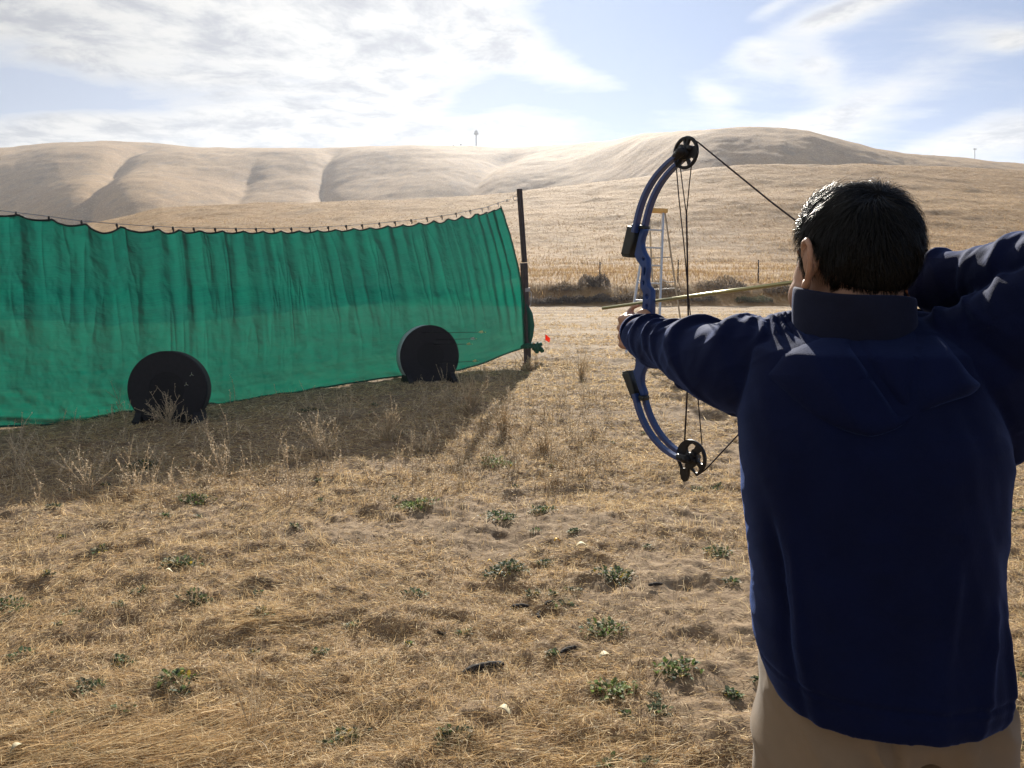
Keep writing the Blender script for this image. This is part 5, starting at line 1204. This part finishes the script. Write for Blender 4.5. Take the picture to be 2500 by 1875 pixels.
for _ in range(60):
    py = 1000 + 870 * rnd.random(); green(sb, g_at(rv(0, 2500), py), rv(.02, .05), rnd.randint(8, 22), (0, 1, 3), .4)
o = sb.build('small_weeds', M_LEAF); o['kind'] = 'stuff'
# bark and sticks
M_BARK = mat('dark_bark', (.035, .028, .024), .9, var=.5, vscale=60, bump=.004, bscale=150); M_STICK = mat('pale_stick', (.50, .40, .27), .8, var=.3, vscale=40)
bk = [(1268, 1487, .085, .013, 8, 'short dark curved piece of bark, fattest one, middle foreground'), (1180, 1640, .17, .017, 25, 'longest dark piece of bark lying in a hollow in the foreground'), (1340, 1477, .045, .011, 30, 'small dark bark lump right of the fat curved piece'), (1388, 1592, .08, .010, 35, 'thin dark bark strip near the wide loose green weed'),
      (1075, 1552, .055, .008, -20, 'small dark bark chip left of the fat curved piece'), (1600, 1432, .07, .010, 12, 'dark bark sliver right of the weed patch below the bow'), (1280, 1440, .04, .010, -30, 'dark bark crumb just above the fat curved piece'), (1317, 1505, .06, .009, 80, 'brown bark strip pointing at the viewer, below the small lump')]
for (px, py, L_, r0, an, lab) in bk:
    g = g_at(px, py); d = V(math.cos(R(an)), math.sin(R(an)), 0); n_ = V(-d[1], d[0], 0); mb = MB(); rings = []
    for f in np.linspace(-1, 1, 11):
        c_ = g + d * L_ * f / 2 + n_ * L_ * .10 * (1 - f * f) + V(0, 0, r0 * .6 + .004); rr_ = r0 * (1 - .5 * f ** 4) * rv(.85, 1.1)
        rings.append([c_ + n_ * rr_ * math.cos(a) * rv(.85, 1.1) + V(0, 0, 1) * rr_ * .8 * math.sin(a) * rv(.85, 1.1) for a in np.linspace(0, 6.283, 10, endpoint=False)])
    mb.loft(rings); tag(mb.build('bark_piece', M_BARK), lab, 'bark', 'dark bark pieces on the ground')
# fallen leaves
M_FL = mat('pale_dead_leaf', (.68, .60, .40), .7, var=.25, vscale=30, translucent=.3); M_YL = mat('yellow_leaf', (.75, .50, .06), .6, translucent=.4)
for (px, py, L_, an, mt, lab) in ((1230, 1748, .055, -30, M_FL, 'pale curled dead leaf at the bottom, below the longest bark'), (45, 1840, .05, 60, M_FL, 'round cream leaf in the bottom left corner'), (1478, 1614, .06, 20, M_FL, 'pale leaf below the wide loose green weed'), (1196, 1380, .03, 10, M_YL, 'single yellow leaf beside the dark rosette'),
                                  (1360, 1327, .04, 30, M_YL, 'yellow green leaf at the foot of the single bare stem'), (1345, 1172, .04, 0, M_YL, 'orange yellow leaf in a low weed below the brown brush'), (1420, 1340, .07, 5, M_FL, 'white dry leaf strip right of the single bare stem'), (412, 1404, .04, 20, M_FL, 'pale leaf below the grey green patch at left')):
    g = g_at(px, py) + V(0, 0, .018); d = V(math.cos(R(an)), math.sin(R(an)), .15); d /= np.linalg.norm(d); n_ = np.cross(V(0, 0, 1), d); n_ /= np.linalg.norm(n_); mb = MB(); rings = []
    for f in np.linspace(0, 1, 7):
        w_ = L_ * .26 * math.sin(math.pi * (f * .94 + .03)) ** .8; c_ = g + d * L_ * (f - .5) + V(0, 0, .012 * math.sin(f * 4)); rings.append([c_ + n_ * w_ + V(0, 0, w_ * .5), c_ + V(0, 0, .0), c_ - n_ * w_ + V(0, 0, w_ * .6), c_ - V(0, 0, .001)])
    mb.loft(rings); tag(mb.build('fallen_leaf', mt, None, True), lab, 'leaf', 'fallen leaves on the straw')
# marker flag
g = g_at(1331, 846); M_FLAG = mat('orange_flag', (.95, .10, .02), .6, translucent=.4)
fr = empty('marker_flag', Vector(g), 'small bright orange marker flag on the ground right of the post', 'flag')
mb = MB(); mb.tube([g, g + V(0, 0, .26)], .003, 6); mb.build('flag_wire', M_WIRE, fr)
mb = MB(); a0 = g + V(0, 0, .26); rows = []
for f in np.linspace(0, 1, 8): rows.append([a0 + V(.10 * f, .03 * math.sin(f * 5), -.01 - .08 * f), a0 + V(.085 * f, .03 * math.sin(f * 5) + .01, -.13 - .05 * f), a0 + V(.085 * f, .03 * math.sin(f * 5) + .012, -.13 - .05 * f), a0 + V(.10 * f, .03 * math.sin(f * 5) + .002, -.01 - .08 * f)])
mb.loft(rows); mb.build('pennant', M_FLAG, fr)
# shrubs along the bank
def shrub(px, py, Yv, w_, h_, n, cols, lab, dark=.15):
    h_ *= .62; n = int(n * 1.2)
    b = at(px, py, Yv); b[2] = h1(b[0], b[1]) - .05; sb = SB()
    for i in range(n):
        u = rv(-1, 1); v = rv(-1, 1); q = rv(0, 1) ** .7
        if u * u + v * v > 1: continue
        hh = h_ * math.sqrt(max(0, 1 - (u * u + v * v) * .9)) * (1 + .25 * math.sin(u * 5 + px)); p = b + V(u * w_ / 2, v * w_ / 3, hh * q); th = rv(0, 6.283); e_ = rv(.2, 1.5)
        d = V(math.cos(th) * math.cos(e_) + u * .5, math.sin(th) * math.cos(e_), math.sin(e_)); c_ = np.array(cols[rnd.randrange(len(cols))]) * rv(.7, 1.25); L = rv(.08, .20)
        sb.leaf(p, d, L, L * rv(.10, .22), c_, .1, .1)
    r_ = empty('shrub', Vector(b), lab, 'shrub', 'shrubs along the bank behind the field'); sb.build('foliage', M_LEAF, r_)
    s2 = SB()
    for i in range(7): u, v = rv(-.5, .5), rv(-.3, .3); s2.stem([b, b + V(u * w_ * .4, v * w_ * .3, h_ * .4), b + V(u * w_, v * w_ * .6, h_ * .9)], .018, .006, (.10, .08, .07))
    s2.build('stem', M_STALK, r_)
DK = [(.15, .12, .10), (.19, .15, .12), (.11, .095, .085)]; BR = [(.20, .15, .10), (.14, .11, .08), (.27, .20, .13)]; OL = [(.13, .14, .08), (.17, .16, .09), (.10, .10, .06)]
sl_ = [(1450, 705, 36.4, 1.5, .95, 2600, DK, 'dark round shrub at the foot of the leftmost thin steel post'), (1325, 745, 34.6, 1.7, .45, 1800, DK, 'dark low shrub closest to the wooden post at the field edge'), (1400, 742, 34.7, 1.3, .5, 1500, DK, 'dark low shrub second along the field edge from the wooden post'), (1465, 738, 34.8, 1.6, .5, 1600, DK, 'dark low shrub under the dark round one, left of the ladder'),
       (1378, 712, 36.0, 1.6, .5, 1400, BR, 'brown dry shrub above the low dark ones'), (1540, 735, 35.0, 1.6, .5, 1500, DK + BR, 'dark low brush behind the left foot of the ladder'), (1610, 722, 35.8, 1.9, .8, 2000, BR, 'brown brush bush between the ladder legs'), (1760, 712, 36.2, 2.4, .8, 2400, BR + DK[:1], 'wide brown bush right of the bowstring cables'),
       (1700, 738, 34.9, 1.8, .45, 1500, DK + BR, 'dark low brush below the wide brown bush'), (1840, 736, 34.8, 1.7, .4, 1500, OL, 'greenish low shrub above the drawn arrow near the face'), (1905, 722, 35.8, 1.6, .6, 1500, BR + DK[:1], 'brown brush bush touching the edge of the face'), (1250, 742, 34.8, 1.6, .5, 1200, DK, 'dark shrub mostly hidden behind the netting edge')]
for a in sl_: shrub(*a)
# long combed straw in the lower left corner and other matted swirls
for (px, py, n, an, sx, sy, Lm) in ((330, 1830, 2400, 28, .26, .12, .15), (640, 1520, 900, 10, .10, .06, .07), (1250, 1810, 700, 8, .22, .08, .08), (1560, 1850, 700, 20, .25, .08, .08)):
    g = g_at(px, py); x = g[0] + rng.normal(0, sx, n); y = g[1] + rng.normal(0, sy, n); th = R(an) + rng.normal(0, .28, n) + np.where(rng.random(n) < .5, 0, math.pi); lift = np.abs(rng.normal(.05, .12, n))
    D = np.stack([np.cos(th) * np.cos(lift), np.sin(th) * np.cos(lift), np.sin(lift)], 1)
    blades('matted_straw', np.stack([x, y, field_all(x, y) + rng.uniform(.004, .02, n)], 1), D, rng.uniform(.4, 1.2, n) * Lm, rng.uniform(.0014, .0026, n), straw_color(n) * 1.08, M_STRAW, .2)
# ---------------------------------------------------------------- air
mh = bpy.data.materials.new('haze_air'); mh.use_nodes = True; nt = mh.node_tree; nt.nodes.clear(); t = NT(nt)
pv = t.n('ShaderNodeVolumePrincipled'); pv.inputs['Color'].default_value = (.80, .87, 1, 1); pv.inputs['Density'].default_value = .00026
pv.inputs['Anisotropy'].default_value = .45; out = t.n('ShaderNodeOutputMaterial'); t.link(pv.outputs[0], out.inputs['Volume'])
try: mh.cycles.homogeneous_volume = True
except Exception: pass
mb = MB(); zt = 160.0
mb.box((0, 480, (zt - 60) / 2), 4200, 1500, zt + 60)
o = mb.build('haze', mh); o['kind'] = 'stuff'
